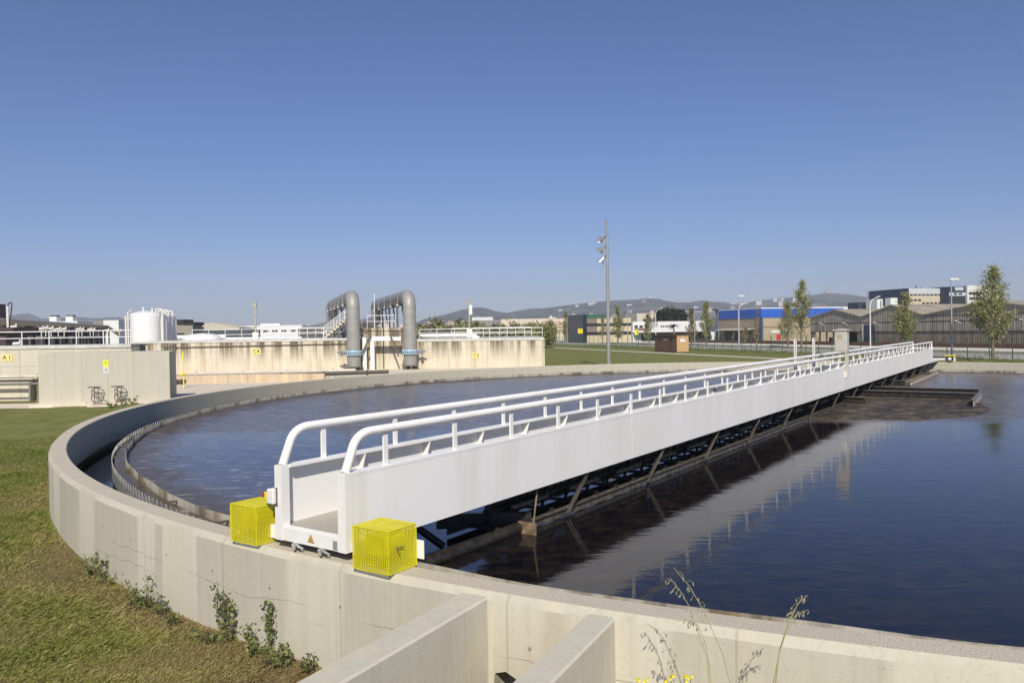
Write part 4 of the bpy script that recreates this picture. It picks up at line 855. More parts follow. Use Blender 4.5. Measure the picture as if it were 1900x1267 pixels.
# white low building
wb = bld('office_block', 'long low white office block behind the small hut', 1174, 228); Lf = X(1336,240)-X(1174,240); zt = Z(1174,597,228); bbox(wb, 'wall', 0, Lf, 0, 14, 0, zt, WHITE2); bbox(wb, 'grey_bay', Lf*.18, Lf*.30, -.06, 0, zt-1.6, zt+.02, plain('grey_bay', (.36,.37,.40), .7)); bbox(wb, 'grey_bay', Lf*.80, Lf*.92, -.06, 0, zt-1.6, zt-.4, plain('grey_bay2', (.34,.33,.34), .7))
win(wb, [Lf*(.335+.028*k) for k in range(5)], Lf*.018, zt-1.75, zt-1.2); win(wb, [Lf*.02+1.6*k for k in range(3)], 1.1, zt-1.8, zt-1.1); bbox(wb, 'brown_strip', Lf*.02, Lf*.17, -.04, 0, zt-2.6, zt-1.9, plain('brown_strip', (.22,.13,.09), .8))
bbox(wb, 'canopy', Lf*.0, Lf*.95, -2.5, 0, zt-3.3, zt-3.15, TRIM); bbox(wb, 'ground_floor', Lf*.1, Lf*.95, -.05, 0, .1, zt-3.4, plain('dark_floor', (.08,.065,.055), .8))
sb_ = bld('flat_block', 'small cream block above the white office roof', 1182, 262); zt = Z(1182,581.5,262); bbox(sb_, 'wall', 0, 7.4, 0, 9, 0, zt, plain('cream2', (.58,.52,.42), .8)); win(sb_, [2.3,4.6], 1.0, zt-3, zt-1.8)
sb_ = bld('shed', 'blue grey shed behind the small cream block', 1212, 285); zt = Z(1212,584,285); bbox(sb_, 'wall', 0, 16, 0, 9, 0, zt, plain('blue_shed', (.12,.18,.27), .6)); bbox(sb_, 'roof', -.1, 16.1, -.1, 9.1, zt, zt+.4, plain('shed_roof', (.20,.22,.25), .6))
sb_ = bld('shed', 'grey distant shed behind the thin russet trees', 1262, 300); zt = Z(1262,580,300); bbox(sb_, 'wall', 0, 26, 0, 9, 0, zt, plain('grey_shed', (.17,.18,.21), .6)); bbox(sb_, 'roof', -.1, 26.1, -.1, 9.1, zt, zt+.5, plain('grey_shed_roof', (.34,.36,.40), .6))
# cream warehouse with a red sign
cw_ = bld('cream_warehouse', 'long cream warehouse with faded red lettering left of the green office', 930, 300, .03); Lf = X(1062,300)-X(930,300); zt = Z(930,592.3,300)
bbox(cw_, 'wall', 0, Lf, 0, 20, 0, zt, plain('cream3', (.60,.52,.41), .8, var=.04)); bbox(cw_, 'roof', -14, .0, .5, 20, 0, zt-.3, plain('grey_end', (.24,.235,.22), .8))
REDL = plain('faded_red', (.50,.16,.13), .7); m = MB(); m.prism([(Lf*.60,-.02,zt-2.0),(Lf*.615,-.02,zt-1.25),(Lf*.64,-.02,zt-1.25),(Lf*.625,-.02,zt-1.5),(Lf*.63,-.02,zt-1.9)], (0,-.05,0))
rn = random.Random(2); xx = Lf*.655
for k in range(9): wd = .55+.3*rn.random(); m.box(xx, xx+wd*.35, -.07, -.02, zt-2.0, zt-1.25); m.box(xx+wd*.35, xx+wd, -.07, -.02, zt-1.95+.3*(k%2), zt-1.7+.3*(k%2)); m.box(xx+wd*.72, xx+wd, -.07, -.02, zt-2., zt-1.5); xx += wd+.28
m.build('lettering', REDL, cw_)
# buildings on the left horizon
hb = bld('hangar', 'cream hangar with a shallow gable and a dark red door', 345, 250, .06); Lf = X(442,250)-X(345,250); ze = Z(345,606,250); za = Z(390,598.5,250)
m = MB(); m.prism([(0,0,0),(Lf,0,0),(Lf,0,ze-.6),(Lf*.47,0,za),(0,0,ze)], (0,18,0)); m.build('wall', plain('hangar_cream', (.52,.48,.38), .8), hb); bbox(hb, 'door', Lf*.26, Lf*.34, -.1, 0, Z(375,620,250), Z(375,606,250), plain('dark_red', (.16,.03,.035), .7)); bbox(hb, 'side_panel', Lf*.05, Lf*.22, -.08, 0, 2, ze-1, PALE)
bbox(hb, 'annex', Lf*.45, Lf*1.4, -8, -.2, 0, Z(420,612.5,245), plain('annex_dark', (.06,.075,.085), .7))
hb = bld('flat_block', 'dark topped block right of the white risers', 319, 230, .05); zt = Z(319,593,230); bbox(hb, 'wall', 0, 6, 0, 8, 0, zt-1.6, plain('mid_brown', (.30,.27,.22), .8)); bbox(hb, 'roof_box', -.1, 3.5, -.1, 8, zt-1.6, zt, GRBLK); bbox(hb, 'roof_box', 3.52, 6.6, -.1, 8, zt-1.7, zt-.8, GRBLK); win(hb, [.6], 3, 3.4, 4.6)
for (a, b_, t_, y, lab, mt) in ((60,143,596.5,310,'white flat roofed factory behind the long dark pipe',WHITE2),(143,192,594.5,330,'grey flat roofed factory right of the white one',plain('grey_wall', (.24,.23,.225), .8)),(192,220,594.2,300,'small bright white block left of the white tank',WHITE2),(220,243,597,340,'grey brown block just left of the white tank',plain('gb', (.27,.23,.19), .8)),(449,560,603.5,420,'long low white factory behind the C4 railing',WHITE2),(405,450,604,460,'distant cream block left of the long white factory',plain('cream4', (.55,.48,.36), .8)),(560,612,603,440,'white factory end beside the left big pipe',WHITE2)):
    q = bld('flat_block', lab, a, y, .02); L = X(b_,y)-X(a,y); zt = Z((a+b_)/2, t_, y); bbox(q, 'wall', 0, L, 0, 12, 0, zt, mt)
    if L > 10:
        win(q, [L*(.05+.15*k) for k in range(6)], L*.09, zt-3.6, zt-2.6)
    if a == 60:
        for px in (89, 119): xx = X(px,y)-X(a,y); bbox(q, 'roof_box', xx, xx+2.8, 1, 4, zt, zt+2.0, WHITE2); bbox(q, 'roof_unit', xx, xx+2.6, 1.2, 3.8, zt+2.0, zt+2.5, GRBLK)
    if a == 449: bbox(q, 'roof_vault', L*.3, L*.62, 1, 10, zt, zt+1.0, WHITE2)
# distant town: pale blocks in front of the hills
rn = random.Random(9); TOWN = [plain('town_%d' % i, c, .8) for i, c in enumerate(((.55,.50,.44),(.48,.40,.33),(.62,.60,.57),(.40,.33,.29)))]
for i in range(64):
    px = rn.uniform(770, 1320) if i < 52 else rn.uniform(600, 780); y = rn.uniform(700, 1250); hgt = rn.uniform(7, 17)*(1 if px < 980 else .9+.4*rn.random()); wd = rn.uniform(8, 22)
    m = MB(); m.box(0, wd, 0, 12, 0, hgt); m.box(wd*.2, wd*.5, 2, 6, hgt, hgt+2); tag(m.build('apartment_block', TOWN[i % 4], loc=(X(px,y), y, 0)), 'tiny pale distant block in the hazy town below the hills', 'building', 'distant blocks of the town')
y = 900; m = MB(); m.box(0, 24, 0, 12, 0, 20); m.box(26,40,3,12,0,14); tag(m.build('apartment_block', WHITE2, loc=(X(876,y),y,0)), 'white slab block in the town right of the C3 mast', 'building')
rh = random.Random(31); RX = [(1010,571),(1050,566),(1100,560),(1180,555.5),(1250,560),(1300,557),(1360,563.5),(1420,556),(1490,549),(1535,543),(1610,556)]
for i in range(34):
    px = rh.uniform(1330, 1600) if i < 22 else rh.uniform(1060, 1330); t_ = rh.uniform(.25, .88); hh = at(px, float(np.interp(px, [p[0] for p in RX], [p[1] for p in RX])), 2900).z; y = 2000+900*t_; wd = rh.uniform(9, 20); m = MB(); m.box(0, wd, 0, 10, -14, rh.uniform(3.5, 8)); m.prism([(0,0,3.5),(wd,0,3.5),(wd/2,0,7)], (0,10,0)); tag(m.build('hillside_house', TOWN[i % 3], loc=(X(px,y)*(1-.12*(1-t_)), y, hh*sin(t_*pi/2)*.95)), 'tiny pale house scattered on the slope of the hazy hills', 'house', 'houses on the hill slopes')
# hill tops: mast and church silhouettes
y = 2880; p = at(1207, 553, y); m = MB(); m.tube([(0,0,-3),(0,0,12)], 1.2, 6); m.box(-6,6,-4,4,-3,4); tag(m.build('hilltop_mast', TOWN[2], loc=p), 'tiny mast and building on the middle hill top', 'mast')
p = at(1535, 543, y); m = MB(); m.box(-9,9,-5,5,-4,5); m.box(-4,4,-3,3,5,11); m.tube([(0,0,11),(0,0,18)], [2.5,.3], 6); tag(m.build('hilltop_church', TOWN[3], loc=p), 'tiny spired church on the highest hill top', 'church')
p = at(1474, 549, y); m = MB(); m.tube([(0,0,-3),(0,0,52)], [2.2,.8], 6); m.tube([(-3,0,0),(0,0,40)], .7, 4); m.tube([(3,0,0),(0,0,40)], .7, 4); tag(m.build('radio_tower', TOWN[2], loc=p), 'thin hazy radio tower on the ridge left of the church', 'tower')
# ------------------------------------------------------------------ pump hut, lawn pole, fence, signs, lamps
p = gp(1256, 654); hut = thing('pump_hut', 'small hut beside the garden path, shaded side coloured brown and sunlit end orange', 'hut', p, GROT+.0)
HUT_SHADE = corr('hut_shaded_side', (.17,.095,.055), (.22,.13,.08), .8); HUT_LIT = plain('hut_sunlit_end', (.52,.33,.15), .8, var=.05)  # sun and shade put into the colours: brown shaded side, orange sunlit end
wdt = 2.0; dp = 7.4; hh = 2.62
bbox(hut, 'front_wall', 0, wdt, -.02, 0, .1, hh, HUT_LIT); bbox(hut, 'body', 0.0, wdt, .003, dp, 0, hh-.01, HUT_SHADE); bbox(hut, 'roof', -.15, wdt+.15, -.15, dp+.15, hh, hh+.12, plain('hut_roof', (.12,.085,.06), .8)); bbox(hut, 'base', -.03, wdt+.03, -.05, dp, -.05, .1, TRIM)
bbox(hut, 'sign_panel', .55, 1.4, -.05, -.02, 1.6, 2.05, WHITE2); m = MB(); m.tube([(1.0,-.1,2.4),(1.0,0,2.4)], .1, 8); m.build('lamp', WHITE2, hut)
for yy in (1.6, 5.6): bbox(hut, 'vent', -.04, 0, yy, yy+.45, 1.75, 2.25, GRBLK)
bbox(hut, 'notice', -.05, 0, 3.5, 4.3, 1.75, 2.1, plain('notice_olive', (.30,.24,.12), .7)); bbox(hut, 'door_seam', -.02, 0, 2.2, 2.28, .1, hh, TRIM)
y = 76; lx = X(1129.5, y, 680); lp = thing('light_pole', 'tall grey floodlight pole rising from the lawn behind the tank', 'light pole', (lx, y, 0)); zt = Z(1124, 407, y)
m = MB(); m.tube([(0,0,0),(0,0,zt*.5),(0,0,zt)], [.20,.16,.125], 16); m.build('pole', PIPE, lp, smooth=True)
for k, (py, dr) in enumerate(((446, (-.55,-.45,-.3)), (464, (-.75,-.55,-.55)), (483, (-.5,.1,-.6)))):
    z = Z(1124, py, y)+.25; d = Vector(dr).normalized(); m = MB(); c0 = Vector((-.42,-.08,z-.1))
    m.lathe([(.10,-.18),(.14,0),(.33,.34),(.36,.42),(.34,.42),(.30,.36),(0,.30)], 20, c0, 0, axis=d); f = m.build('floodlight', plain('alu_lamp', (.62,.63,.64), .25, .7), lp, smooth=True)
    m = MB(); m.tube([(0,0,z+.1),(-.18,-.03,z+.08),c0-d*.15], .07, 8); m.build('bracket', CAST, f)
fe = thing('wire_fence', 'long green wire fence with thin posts along the street', 'fence', along(0, -24), GROT+pi/2)
for i in range(64): m = MB(); m.beam((2.55*i,0,0),(2.55*i,0,2.3), .07, .07); m.build('post', STEELG, fe)
m = MB()
for z in (.75, 1.5, 2.25): m.beam((0,0,z),(2.55*63,0,z), .018, .018)
for i in range(0, 63*5): m.beam((.51*i,0,.1),(.51*i,0,2.25), .008, .008)
m.build('wire_mesh', STEELG, fe)
def street_lamp(px, b, top, kind, label):
    p = street(px, b); zt = Z(px, top, p.y); t = thing('street_lamp', label, 'street lamp', (p.x,p.y,0), GROT, 'street lamps along the road')
    m = MB()
    if kind == 'T':
        m.tube([(0,0,0),(0,0,zt)], [.10,.06], 10); m.build('pole', GALV, t, smooth=True); m = MB(); m.box(-.08,.95,-.16,.16,zt-.06,zt+.12); m.lathe([(.18,-.1),(.2,0),(.1,.1)], 10, (0,0,zt)); m.build('lamp_head', WHITE2, t, bevel=.03)
    else:
        L = 2.0; m.tube([(0,0,0),(0,0,zt-1.5),(.1,0,zt-1.0),(.45,0,zt-.45),(1.0,0,zt-.15),(1.5,0,zt)], [.11,.09,.075,.065,.055,.05], 10); m.build('pole', OFFWHITE, t, smooth=True)
        m = MB(); m.prism([(1.35,-.14,zt-.04),(2.1,-.1,zt+.16),(2.1,.1,zt+.16),(1.35,.14,zt-.04)], (0,0,.12)); m.build('lamp_head', WHITE2, t, bevel=.02)
for a in ((1766, 4.2, 518.5, 'T', 'tall straight street lamp between the bridge end and the nearest poplar'), (1372, 4.2, 549.5, 'T', 'straight street lamp in front of the dark side of the blue factory'), (1165, 4.2, 566, 'T', 'straight street lamp just right of the light pole'), (1289, 20, 570.5, 'T', 'straight street lamp among the russet trees'),
          (1038, 4.2, 576, 'T', 'straight street lamp before the cream warehouse lettering'), (1063, 24, 583, 'T', 'small straight street lamp at the black glass corner'), (951, 60, 584, 'T', 'tiny straight lamp left of the cream warehouse'), (888, 60, 588, 'T', 'tiny straight lamp beside the white slab block'),
          (1615, 31, 552, 'C', 'white curved street lamp before the small warehouses'), (1371, 26, 564, 'C', 'white curved street lamp before the dark side of the blue factory'), (1217, 26, 572.5, 'C', 'white curved street lamp above the left end of the small hut')): street_lamp(*a)
def roadsign(px, b, py0, py1, wd, mat, label, txt=None, board='board'):
    p = street(px, b); z0, z1 = Z(px, py1, p.y), Z(px, py0, p.y); t = thing('road_sign', label, 'sign', (p.x,p.y,0), GROT)
    m = MB(); m.tube([(0,.06,0),(0,.06,z1)], .045, 8); m.build('post', STEELG, t); m = MB(); m.box(-wd/2, wd/2, -.02, .02, z0, z1); m.build(board, mat, t)
    if txt: text_mesh(txt, (z1-z0)*.72, BLACK, t, (.15, -.0245, (z0+z1)/2))
    return t
YS = plain('sign_yellow', (.85,.60,.01), .5, var=.02)
roadsign(1077, 2, 610, 618.5, 1.25, YS, 'yellow square sign in front of the black glass corner', '1'); roadsign(1181, 2, 612, 621, .75, YELLIME, 'small lime yellow sign right of the light pole', '4')
roadsign(1445, 25, 620, 631, .95, RED, 'red box sign on a post before the beige factory')
p = street(1069, 24); m = MB(); m.box(-1.2,1.4,0,.8,0,2.7); m.box(-1.7,-.6,-.02,.5,2.4,2.8); tag(m.build('street_kiosk', WHITE2, loc=p), 'white roadside cabinet left of the yellow square sign', 'cabinet')
for px, lab in ((1004, 'orange brown van shape parked beyond the C3 wall end'),):
    p = street(px+16, 26); c_ = thing('parked_van', lab, 'van', (p.x,p.y,.1), GROT+pi/2); m = MB(); m.prism([(0,0,.35),(4.2,0,.35),(4.2,0,1.0),(3.5,0,1.15),(2.9,0,1.85),(0,0,1.9)], (0,1.7,0)); m.build('body', plain('van_orange', (.40,.17,.07), .4), c_, bevel=.06)
    m = MB(); m.prism([(2.0,-.01,1.2),(3.3,-.01,1.2),(2.85,-.01,1.75),(2.0,-.01,1.75)], (0,1.72,0)); m.build('window', GLASS, c_)
    for xx in (.9, 3.3):
        m = MB(); m.tube([(xx,-.03,.33),(xx,.2,.33)], .33, 16); m.build('wheel', RUBBER, c_)
# ------------------------------------------------------------------ trees
def leaves(centers, size, spread, per, mats, name, parent, squash=1., bias=None):
    n = len(centers)*per; c = np.repeat(np.array(centers), per, 0); c = c+RNG.normal(size=(n,3))*np.array([spread,spread,spread*squash])
    u = RNG.normal(size=(n,3)); u /= np.linalg.norm(u, axis=1)[:,None]; v = np.cross(u, RNG.normal(size=(n,3))); v /= np.linalg.norm(v, axis=1)[:,None]
    s = (size*(.6+.8*RNG.random(n)))[:,None]; u = u*s*.5; v = v*s*.36
    V = np.stack([c-u, c+v*.9-u*.1, c+u, c-v*.9-u*.1], 1)
    k = np.repeat(RNG.integers(0, 100, len(centers)), per); mi = np.where(k < 34, 0, np.where(k < 74, 1, 2)); mi = np.where(RNG.random(n) < .25, RNG.integers(0,3,n), mi)
    return quads_mesh(name, V, mi, mats, parent)
def tree(name, label, p, h, w_, mats=LF, seed=1, kind='poplar', dens=1., leaf=.26, bare=0., clear=.16, group=None, cat='tree'):
    rn = random.Random(seed); t = thing(name, label, cat, (p[0],p[1],0), rn.random()*6, group); cs = []; m = MB(); tr = h*.011+.05
    lean = (rn.uniform(-.02,.02)*h, rn.uniform(-.02,.02)*h)
    m.tube([(0,0,-.1),(0,0,h*.05),(lean[0]*.4,lean[1]*.4,h*.45),(lean[0],lean[1],h*.97)], [tr*1.4,tr,tr*.6,.015], 9)
    nb = int((48 if kind == 'poplar' else 40)*dens)
    for i in range(nb):
        f = rn.random()**.85 if kind == 'poplar' else rn.random(); z0 = h*(clear+.0+(.97-clear)*f); a = rn.random()*2*pi
        if kind == 'poplar': prof = (min(1, (f+.10)/.26))*(1-max(0,f-.26)/.76)**.82; up = 1.05
        elif kind == 'round': prof = sqrt(max(.02, 1-(2*f-.85)**2/1.4)); up = .35
        else: prof = (min(1,(f+.2)/.4))*(1-max(0,f-.4)/.62)**.7; up = 1.3
        L = w_*.5*prof*(.55+.6*rn.random())+.12*w_*.3; e = Vector((cos(a)*L+lean[0]*f, sin(a)*L+lean[1]*f, z0+L*up*.75)); b0 = Vector((lean[0]*f, lean[1]*f, z0-L*.35))
        if e.z > h: e.z = h-rn.random()*.2
        mid = b0.lerp(e,.5)+Vector((cos(a),sin(a),0))*L*.12; m.tube([b0, mid, e], [tr*.28*(1-f*.6),tr*.18,.01], 5, 0, False)
        if kind == 'bare':
            for q in range(4): s0 = b0.lerp(e, .3+.18*q); a2 = a+rn.uniform(-1,1); m.tube([s0, s0+Vector((cos(a2)*L*.4, sin(a2)*L*.4, L*.5))], [.02,.006], 4, 0, False)
        k = max(2, int(L/.30))
        for q in range(k): u = .30+.7*(q+rn.random())/k; cs.append(tuple(b0.lerp(e, min(1,u))+Vector((rn.gauss(0,.08),rn.gauss(0,.08),rn.gauss(0,.1)))*w_*.3))
    if kind == 'poplar':
        for q in range(14): cs.append((lean[0]+rn.gauss(0,.08), lean[1]+rn.gauss(0,.08), h*(.84+.16*q/14)))
    m.build('trunk', TRUNK, t, smooth=True)
    leaves(cs, leaf, .22 if kind != 'round' else .38, max(3, int((9 if kind != 'bare' else 2)*dens)) if not bare else 2, mats, 'crown', t, 1.25)
    return t
def ptree(px, b, top, wpx_, label, y=None, **k):
    p = street(px, b) if y is None else Vector((X(px,y), y, 0)); h = Z(px, top, p.y); w_ = wpx_/F*p.y; return tree(k.pop('name','poplar_tree'), label, p, h, w_, **k)
G = 'young street trees'
ptree(1842, 2.3, 497, 76, 'tallest nearest poplar with a broad leafy crown right of the bridge end', seed=3, dens=1.9, leaf=.18, clear=.19, group=G)
ptree(1680, 17, 546, 44, 'oval leafy poplar behind the far end of the bridge rail', seed=5, dens=1.7, leaf=.21, clear=.17, group=G)
ptree(1487, 16, 522, 46, 'tall slim poplar left of the small warehouse', seed=8, dens=1.6, leaf=.22, clear=.17, group=G)
ptree(1462, 22, 561, 34, 'shorter bushy poplar just left of the tall slim one', seed=9, dens=1.5, leaf=.22, clear=.15, group=G)
ptree(1404, 5, 572, 24, 'nearly bare young tree in front of the blue corner', seed=12, kind='bare', dens=.9, bare=1, mats=LF_RED, leaf=.16, group=G)
ptree(1311, 22, 562, 25, 'slim green poplar between hut and blue factory', seed=14, dens=1.4, leaf=.30, clear=.15, group=G)
ptree(1284, 20, 574, 22, 'russet young tree right behind the hut', seed=15, dens=1.2, leaf=.28, mats=LF_RED, clear=.1, group=G)
ptree(1203, 14, 583, 17, 'small green tree left of the hut', seed=16, dens=1.1, leaf=.3, clear=.15, group=G)
ptree(1147, 14, 568, 23, 'olive young tree right of the light pole', seed=17, dens=1.3, leaf=.3, clear=.15, group=G)
ptree(1118, 15, 590, 14, 'thin small tree directly left of the light pole', seed=18, dens=.8, leaf=.28, clear=.15, group=G)
ptree(1051, 14, 579, 17, 'slender green tree before the end of the cream warehouse', seed=19, dens=1.2, leaf=.36, clear=.15, group=G)
ptree(1020, 26, 592, 22, 'bare brownish tree before the red lettering', seed=20, kind='bare', dens=.8, bare=1, mats=LF_RED, leaf=.3, group=G)
ptree(1383, 30, 607, 20, 'small russet shrub tree below the factory canopies', seed=21, dens=.6, leaf=.22, mats=LF_RED, clear=.1, group=G)
tree('holm_oak', 'dark round evergreen tree behind the white office', (X(1245,262),262,0), Z(1245,576.5,262), 10.5, LF_HOLM, 31, 'round', 2.6, .6, clear=.25)
def palm(px, y, top, label, sz):
    p = Vector((X(px,y),y,0)); h = Z(px,top,y)-sz*.4; t = thing('palm_tree', label, 'palm', p); m = MB(); m.tube([(0,0,0),(.1,0,h*.5),(0,0,h)], [.28,.22,.2], 8); m.build('trunk', TRUNK, t, smooth=True)
    m = MB(); rn = random.Random(px)
    for i in range(26):
        a = 2*pi*i/26+rn.random()*.2; el = rn.uniform(-.2, 1.1); pts = [Vector((cos(a)*sz*u*cos(el*(1-u*.4)), sin(a)*sz*u*cos(el*(1-u*.4)), h+sz*(sin(el)*u-.55*u*u))) for u in (0,.35,.7,1)]
        n = Vector((-sin(a),cos(a),.25))
        for q in range(3): w0 = sz*.13*(1-q*.28); w1 = sz*.13*(1-(q+1)*.28); m.add([pts[q]-n*w0, pts[q]+n*w0, pts[q+1]+n*w1, pts[q+1]-n*w1], [(0,1,2,3)], (i*7) % 3)
    m.build('crown', LF_HOLM, t)
palm(1250, 205, 600, 'short bushy palm in front of the white office', 1.9); palm(1330, 200, 573, 'tall thin palm left of the blue factory', 1.4); palm(962, 170, 600.5, 'small dark palm beyond the C3 railing', 1.1)
rn = random.Random(21)
for i in range(20):
    px = 785+i*12.5+rn.uniform(-5,5); y = rn.uniform(150, 230); 
    tree('scrub_tree', 'hazy olive scrub tree in the belt beyond the C3 railing', (X(px,y),y,0), Z(px, rn.uniform(594,607), y), rn.uniform(3.2,6), LF_PALE if i % 3 else LF, 100+i, 'round' if i % 4 else 'poplar', .75, .55, clear=.12, group='scrub trees beyond the C3 wall')
# ------------------------------------------------------------------ grass and weeds
def blades(n, name):
    # density falls off with distance; region left of the tank
    d = 6.5*np.exp(RNG.random(n)*np.log(34/6.5)); az = RNG.uniform(-.70, .06, n); x = d*np.sin(az); y = d*np.cos(az)
    r = np.hypot(x-C.x, y-C.y); ok = (r > 26.63)&(y < 42.0); x, y, d = x[ok], y[ok], d[ok]; n = len(x)
    cl = np.sin(x*2.1+np.sin(y*1.7)*1.5)*np.sin(y*2.6+x*.7)+np.sin(x*.9-y*.6)*.6
    h = (.012+.022*RNG.random(n)**1.5)*(1+.35*cl)*(1+d/40); wd = .0019*(1+d/9)
    a = RNG.random(n)*2*pi; lean = .7+2.4*RNG.random(n); base = np.stack([x,y,np.zeros(n)],1)
    tip = base+np.stack([np.cos(a)*h*lean, np.sin(a)*h*lean, h], 1); sd = np.stack([-np.sin(a)*wd, np.cos(a)*wd, np.zeros(n)], 1)
    mid = base*.45+tip*.55+np.array([0,0,.15])*h[:,None]
    V = np.stack([base-sd, base+sd, mid+sd*.7, tip], 1)
    big = np.sin(x*.55+1.3*np.sin(y*.43))+np.sin(y*.7-x*.35+np.sin(x*.9)); g = cl*.45+big*.42+RNG.normal(size=n)*.45+np.clip((y-12)/16,-.45,1.1)-np.clip((27.5-np.hypot(x-C.x,y-C.y))*1.2,0,.7); mi = np.where(g > .75, 0, np.where(g > .0, 1, np.where(g > -.55, 2, 3)))
    mi = np.where((mi == 2)&(RNG.random(n) < .45), 1, mi)
    o = quads_mesh(name, V, mi, BL); o['kind'] = 'stuff'; tag(o, 'short patchy green and straw grass left of the tank', 'grass')
blades(560000, 'grass')
def wall_pt(px, off=.10):
    """ground point on the outer side of the tank wall at column px"""
    r0 = (px-950)/F; lo, hi = 3., 40.; best = None
    y = 4.
    while y < 31:
        p = Vector((r0*y+.0, y, 0)); d = hypot(p.x-C.x, p.y-C.y)
        if d < R+off: return Vector((r0*(y-.02), y-.02, 0))
        y += .02
    return Vector((r0*20, 20, 0))
def weed(label, p, h, w_, n, seed, name='weed', upright=True, leaf=.045, group='weeds along the foot of the tank wall'):
    rn = random.Random(seed); t = thing(name, label, 'weed', p, rn.random()*6, group); m = MB(); cs = []
    ns = max(1, int(n/14)) if not upright else max(2, int(n/22))
    for i in range(ns):
        a = rn.random()*2*pi; bw = w_*.5*(rn.random()**.5)*(1 if not upright else .45); hh = h*(.55+.45*rn.random()); b = Vector((cos(a)*bw*.3, sin(a)*bw*.3, 0)); e = Vector((cos(a)*bw, sin(a)*bw, hh)); md = b.lerp(e,.5)+Vector((rn.gauss(0,.03),rn.gauss(0,.03),.02)); m.tube([b,md,e], [.008,.006,.003], 5, 0, False)
        for q in range(max(3, int(.62*n/ns))): u = rn.random()**.8; c = (b.lerp(md,u*2) if u < .5 else md.lerp(e,u*2-1)); cs.append((c.x+rn.gauss(0,.03), c.y+rn.gauss(0,.03), max(.01,c.z+rn.gauss(0,.02))))
    m.build('stem', plain('weed_stem_%d' % seed, (.16,.13,.06), .8), t); leaves(cs, leaf*1.0, .024, 4, LF_WEED, 'foliage', t)
for (px, off, h, w_, n, up, lab) in ((160, .14, .38, .55, 60, False, 'small leafy weed clump at the left bend of the tank wall'), (185, .12, .42, .6, 75, False, 'bushy green weed clump right of the leftmost one'), (205, .10, .22, .6, 40, False, 'low weed fringe between the two left bushes'),
    (262, .16, .48, .6, 80, False, 'upright bushy weed below the long wall crack'), (292, .12, .30, .5, 45, False, 'low dark weed patch right of the bushy weed'), (240, .22, .22, .7, 45, False, 'flat leafy patch left of the bushy weed'), (330, .12, .18, .5, 30, False, 'tiny weed patch midway along the wall foot'),
    (402, .10, .82, .26, 75, True, 'tallest single weed against the wall left of the yellow guards shadow'), (413, .12, .84, .22, 90, True, 'tall purple tinged weed right beside the tallest weed'), (385, .2, .18, .5, 30, False, 'creeping stems below the tall weeds'), (457, .08, .40, .3, 40, True, 'thin leaning weed between the two tall weeds'),
    (490, .07, .66, .18, 75, True, 'tall thin weed nearest the right of the grass'), (470, .15, .22, .5, 60, False, 'leafy creeping weed below the tall thin weed'), (508, .12, .22, .6, 80, False, 'dense creeping green weed near the channel wall'), (535, .10, .25, .5, 60, False, 'creeping weed with long runners near the channel wall'), (566, .10, .16, .4, 40, False, 'small weed tucked against the channel wall')):
    weed(lab, wall_pt(px, off), h, w_, n, int(px), upright=up)
# small weeds near the chamber and behind the far wall
for i, px in enumerate((208, 226, 246, 262, 283)): weed(('weed tuft before the chamber, below the %s' % ('left handwheel','right handwheel','right chamber wall','lower right chamber wall','right chamber corner')[i]), gp(px, 757-i*3.5), .45+.1*(i%2), .9, 45, 300+px, leaf=.09, upright=False, group='weed tufts in front of the chamber')
rn = random.Random(77); cs = []
for i in range(3200):
    k = rn.uniform(-12, 105); b_ = rn.uniform(-2.6, 1.8); p = along(b_, k); cs.append((p.x, p.y, rn.random()**1.6*(.55+.25*sin(k*.7))))
o = leaves(cs, .11, .10, 6, LF_WEED, 'fence_weeds', None); o['kind'] = 'stuff'; tag(o, 'rough green weeds growing along the foot of the green fence', 'weeds')
# wild oats and yellow flowers in front of the wall
def oat(label, pts, y, seed):
    P_ = [at(px, py, y+dy) for px, py, dy in pts]; p0 = P_[0].copy(); base = Vector((p0.x+.12*(p0.x-P_[1].x), y-.05, 0)); rn = random.Random(seed)
    t = thing('wild_oat', label, 'wild oat', base, 0, 'wild oats in front of the tank wall'); L = [p-base for p in P_]; m = MB(); m.tube([Vector((0,0,0)), L[0]*.5+Vector((.0,0,.0))]+L, [.0045]*2+[.0042-.0028*i/(len(L)-1) for i in range(len(L))], 6); m.build('stem', STRAW, t, smooth=True)
    m = MB()
    for i in range(15):
        u = (len(L)-1)*(1-.48*rn.random()**1.1); k = min(int(u), len(L)-2); c = L[k].lerp(L[k+1], u-k); o = Vector((rn.gauss(-.008,.022), rn.gauss(0,.015), rn.gauss(-.008,.012))); q = c+o; m.tube([c, c+o*.6+Vector((0,0,.012)), q], .0011, 4, 1, False)
        ln = rn.uniform(.022,.038); dd = Vector((rn.gauss(-.35,.4), rn.gauss(0,.3), -1)).normalized(); m.lathe([(0,0),(ln*.16,ln*.3),(ln*.13,ln*.6),(0,ln)], 5, q, 0, axis=dd)
    m.build('seed_head', [SPIKE, STRAW], t)
    m = MB()
    for i in range(2): z = .35+.4*i; c = Vector((0,0,0)).lerp(L[0], z); a = rn.uniform(0,6); e = c+Vector((cos(a)*.22,-abs(sin(a))*.1,.22)); n = Vector((0,.004,.004)); f = c.lerp(e,.6)+Vector((0,0,.07)); m.add([c-n,c+n,f+n,f-n],[(0,1,2,3)]); m.add([f-n,f+n,e],[(0,1,2)])
    m.build('blade', STRAW, t)
oat('wild oat stem leaning left with a dense nodding head', [(1317,1290,0),(1312,1219,0),(1298,1180,.1),(1280,1126,.2),(1262,1096,.25),(1244,1073,.3)], 5.55, 1)
oat('second wild oat reaching highest over the wall', [(1322,1290,.0),(1316,1235,0),(1308,1190,.05),(1296,1160,.08),(1275,1150,.1)], 5.6, 5)
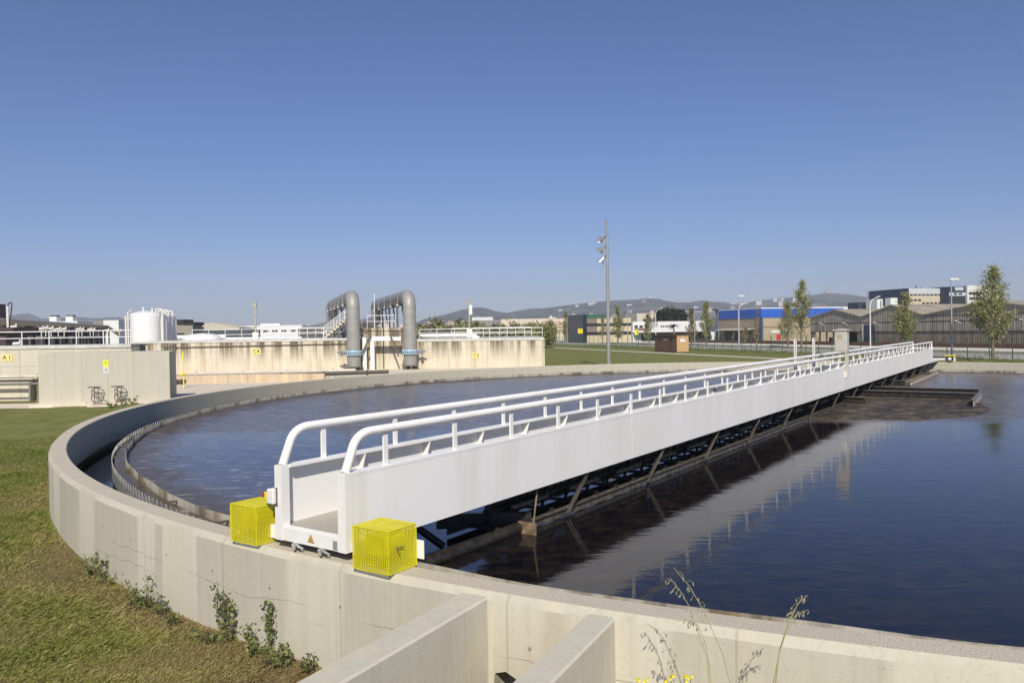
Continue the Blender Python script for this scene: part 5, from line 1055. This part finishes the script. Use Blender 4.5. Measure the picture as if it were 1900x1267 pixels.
oat('right stem of the left oat pair with a pale head', [(1360,1290,0),(1341,1212,0),(1320,1165,.1),(1304,1130,.15),(1280,1088,.22),(1250,1053,.25)], 5.6, 2)
oat('lone wild oat farther right with a drooping pale head', [(1431,1290,0),(1445,1214,0),(1458,1174,.05),(1467,1147,.1),(1481,1119,.15),(1499,1104,.18)], 5.3, 3)
oat('side shoot of the lone wild oat bending right', [(1436,1290,0),(1447,1205,0),(1460,1160,.05),(1478,1139,.08),(1500,1131,.1)], 5.33, 4)
FLW = plain('flower_yellow', (.68,.58,.02), .6, var=.05)
def flower(px, py, label, k, y=5.6):
    p = at(px, py, y); b = Vector((p.x+.03*(k%3-1), p.y, 0)); t = thing('yellow_flower', label, 'flower', b, 0, 'yellow flowers at the bottom edge'); tp = p-b; rn = random.Random(k)
    m = MB(); m.tube([(0,0,0), tp*.5+Vector((.02,0,0)), tp], .003, 5); m.build('stem', LF_WEED[1], t)
    m = MB()
    for q in range(3):
        c = tp+Vector((rn.gauss(0,.012), rn.gauss(0,.01), rn.gauss(0,.01)))
        for i in range(7): a = 2*pi*i/7; r = .013; d = Vector((cos(a), -.5, sin(a)))*r; s = Vector((-sin(a),0,cos(a)))*r*.4; m.add([c, c+d*.6+s, c+d, c+d*.6-s], [(0,1,2,3)])
    m.build('petals', FLW, t)
for k, (px, py) in enumerate(((1182,1257),(1198,1261),(1236,1259),(1245,1252),(1269,1254),(1281,1257))): flower(px, py, 'yellow flower cluster at the bottom edge, %s' % ('leftmost of six','second from left','third from left','fourth from left, a little higher','fifth from left, under the oats','rightmost of six'), k) if False else flower(px, py, 'yellow flower cluster at the bottom edge, '+('leftmost of six','second from left','third from left','fourth from left, a little higher','fifth from left, fuller','rightmost of six')[k], k)
# ------------------------------------------------------------------ air
hz = MB(); hz.box(-3400, 3400, -80, 3400, -1, 178); hz = hz.build('haze', bpy.data.materials.new('haze_air')); hz['kind'] = 'stuff'; tag(hz, 'pale blue air between the tank and the hills', 'haze')
hm = hz.data.materials[0]; hm.use_nodes = True; t = hm.node_tree; t.nodes.clear(); o = t.nodes.new('ShaderNodeOutputMaterial'); v = t.nodes.new('ShaderNodeVolumePrincipled')
v.inputs['Color'].default_value = (.80,.87,1,1); v.inputs['Density'].default_value = .00027; v.inputs['Anisotropy'].default_value = -.02; t.links.new(v.outputs[0], o.inputs['Volume'])
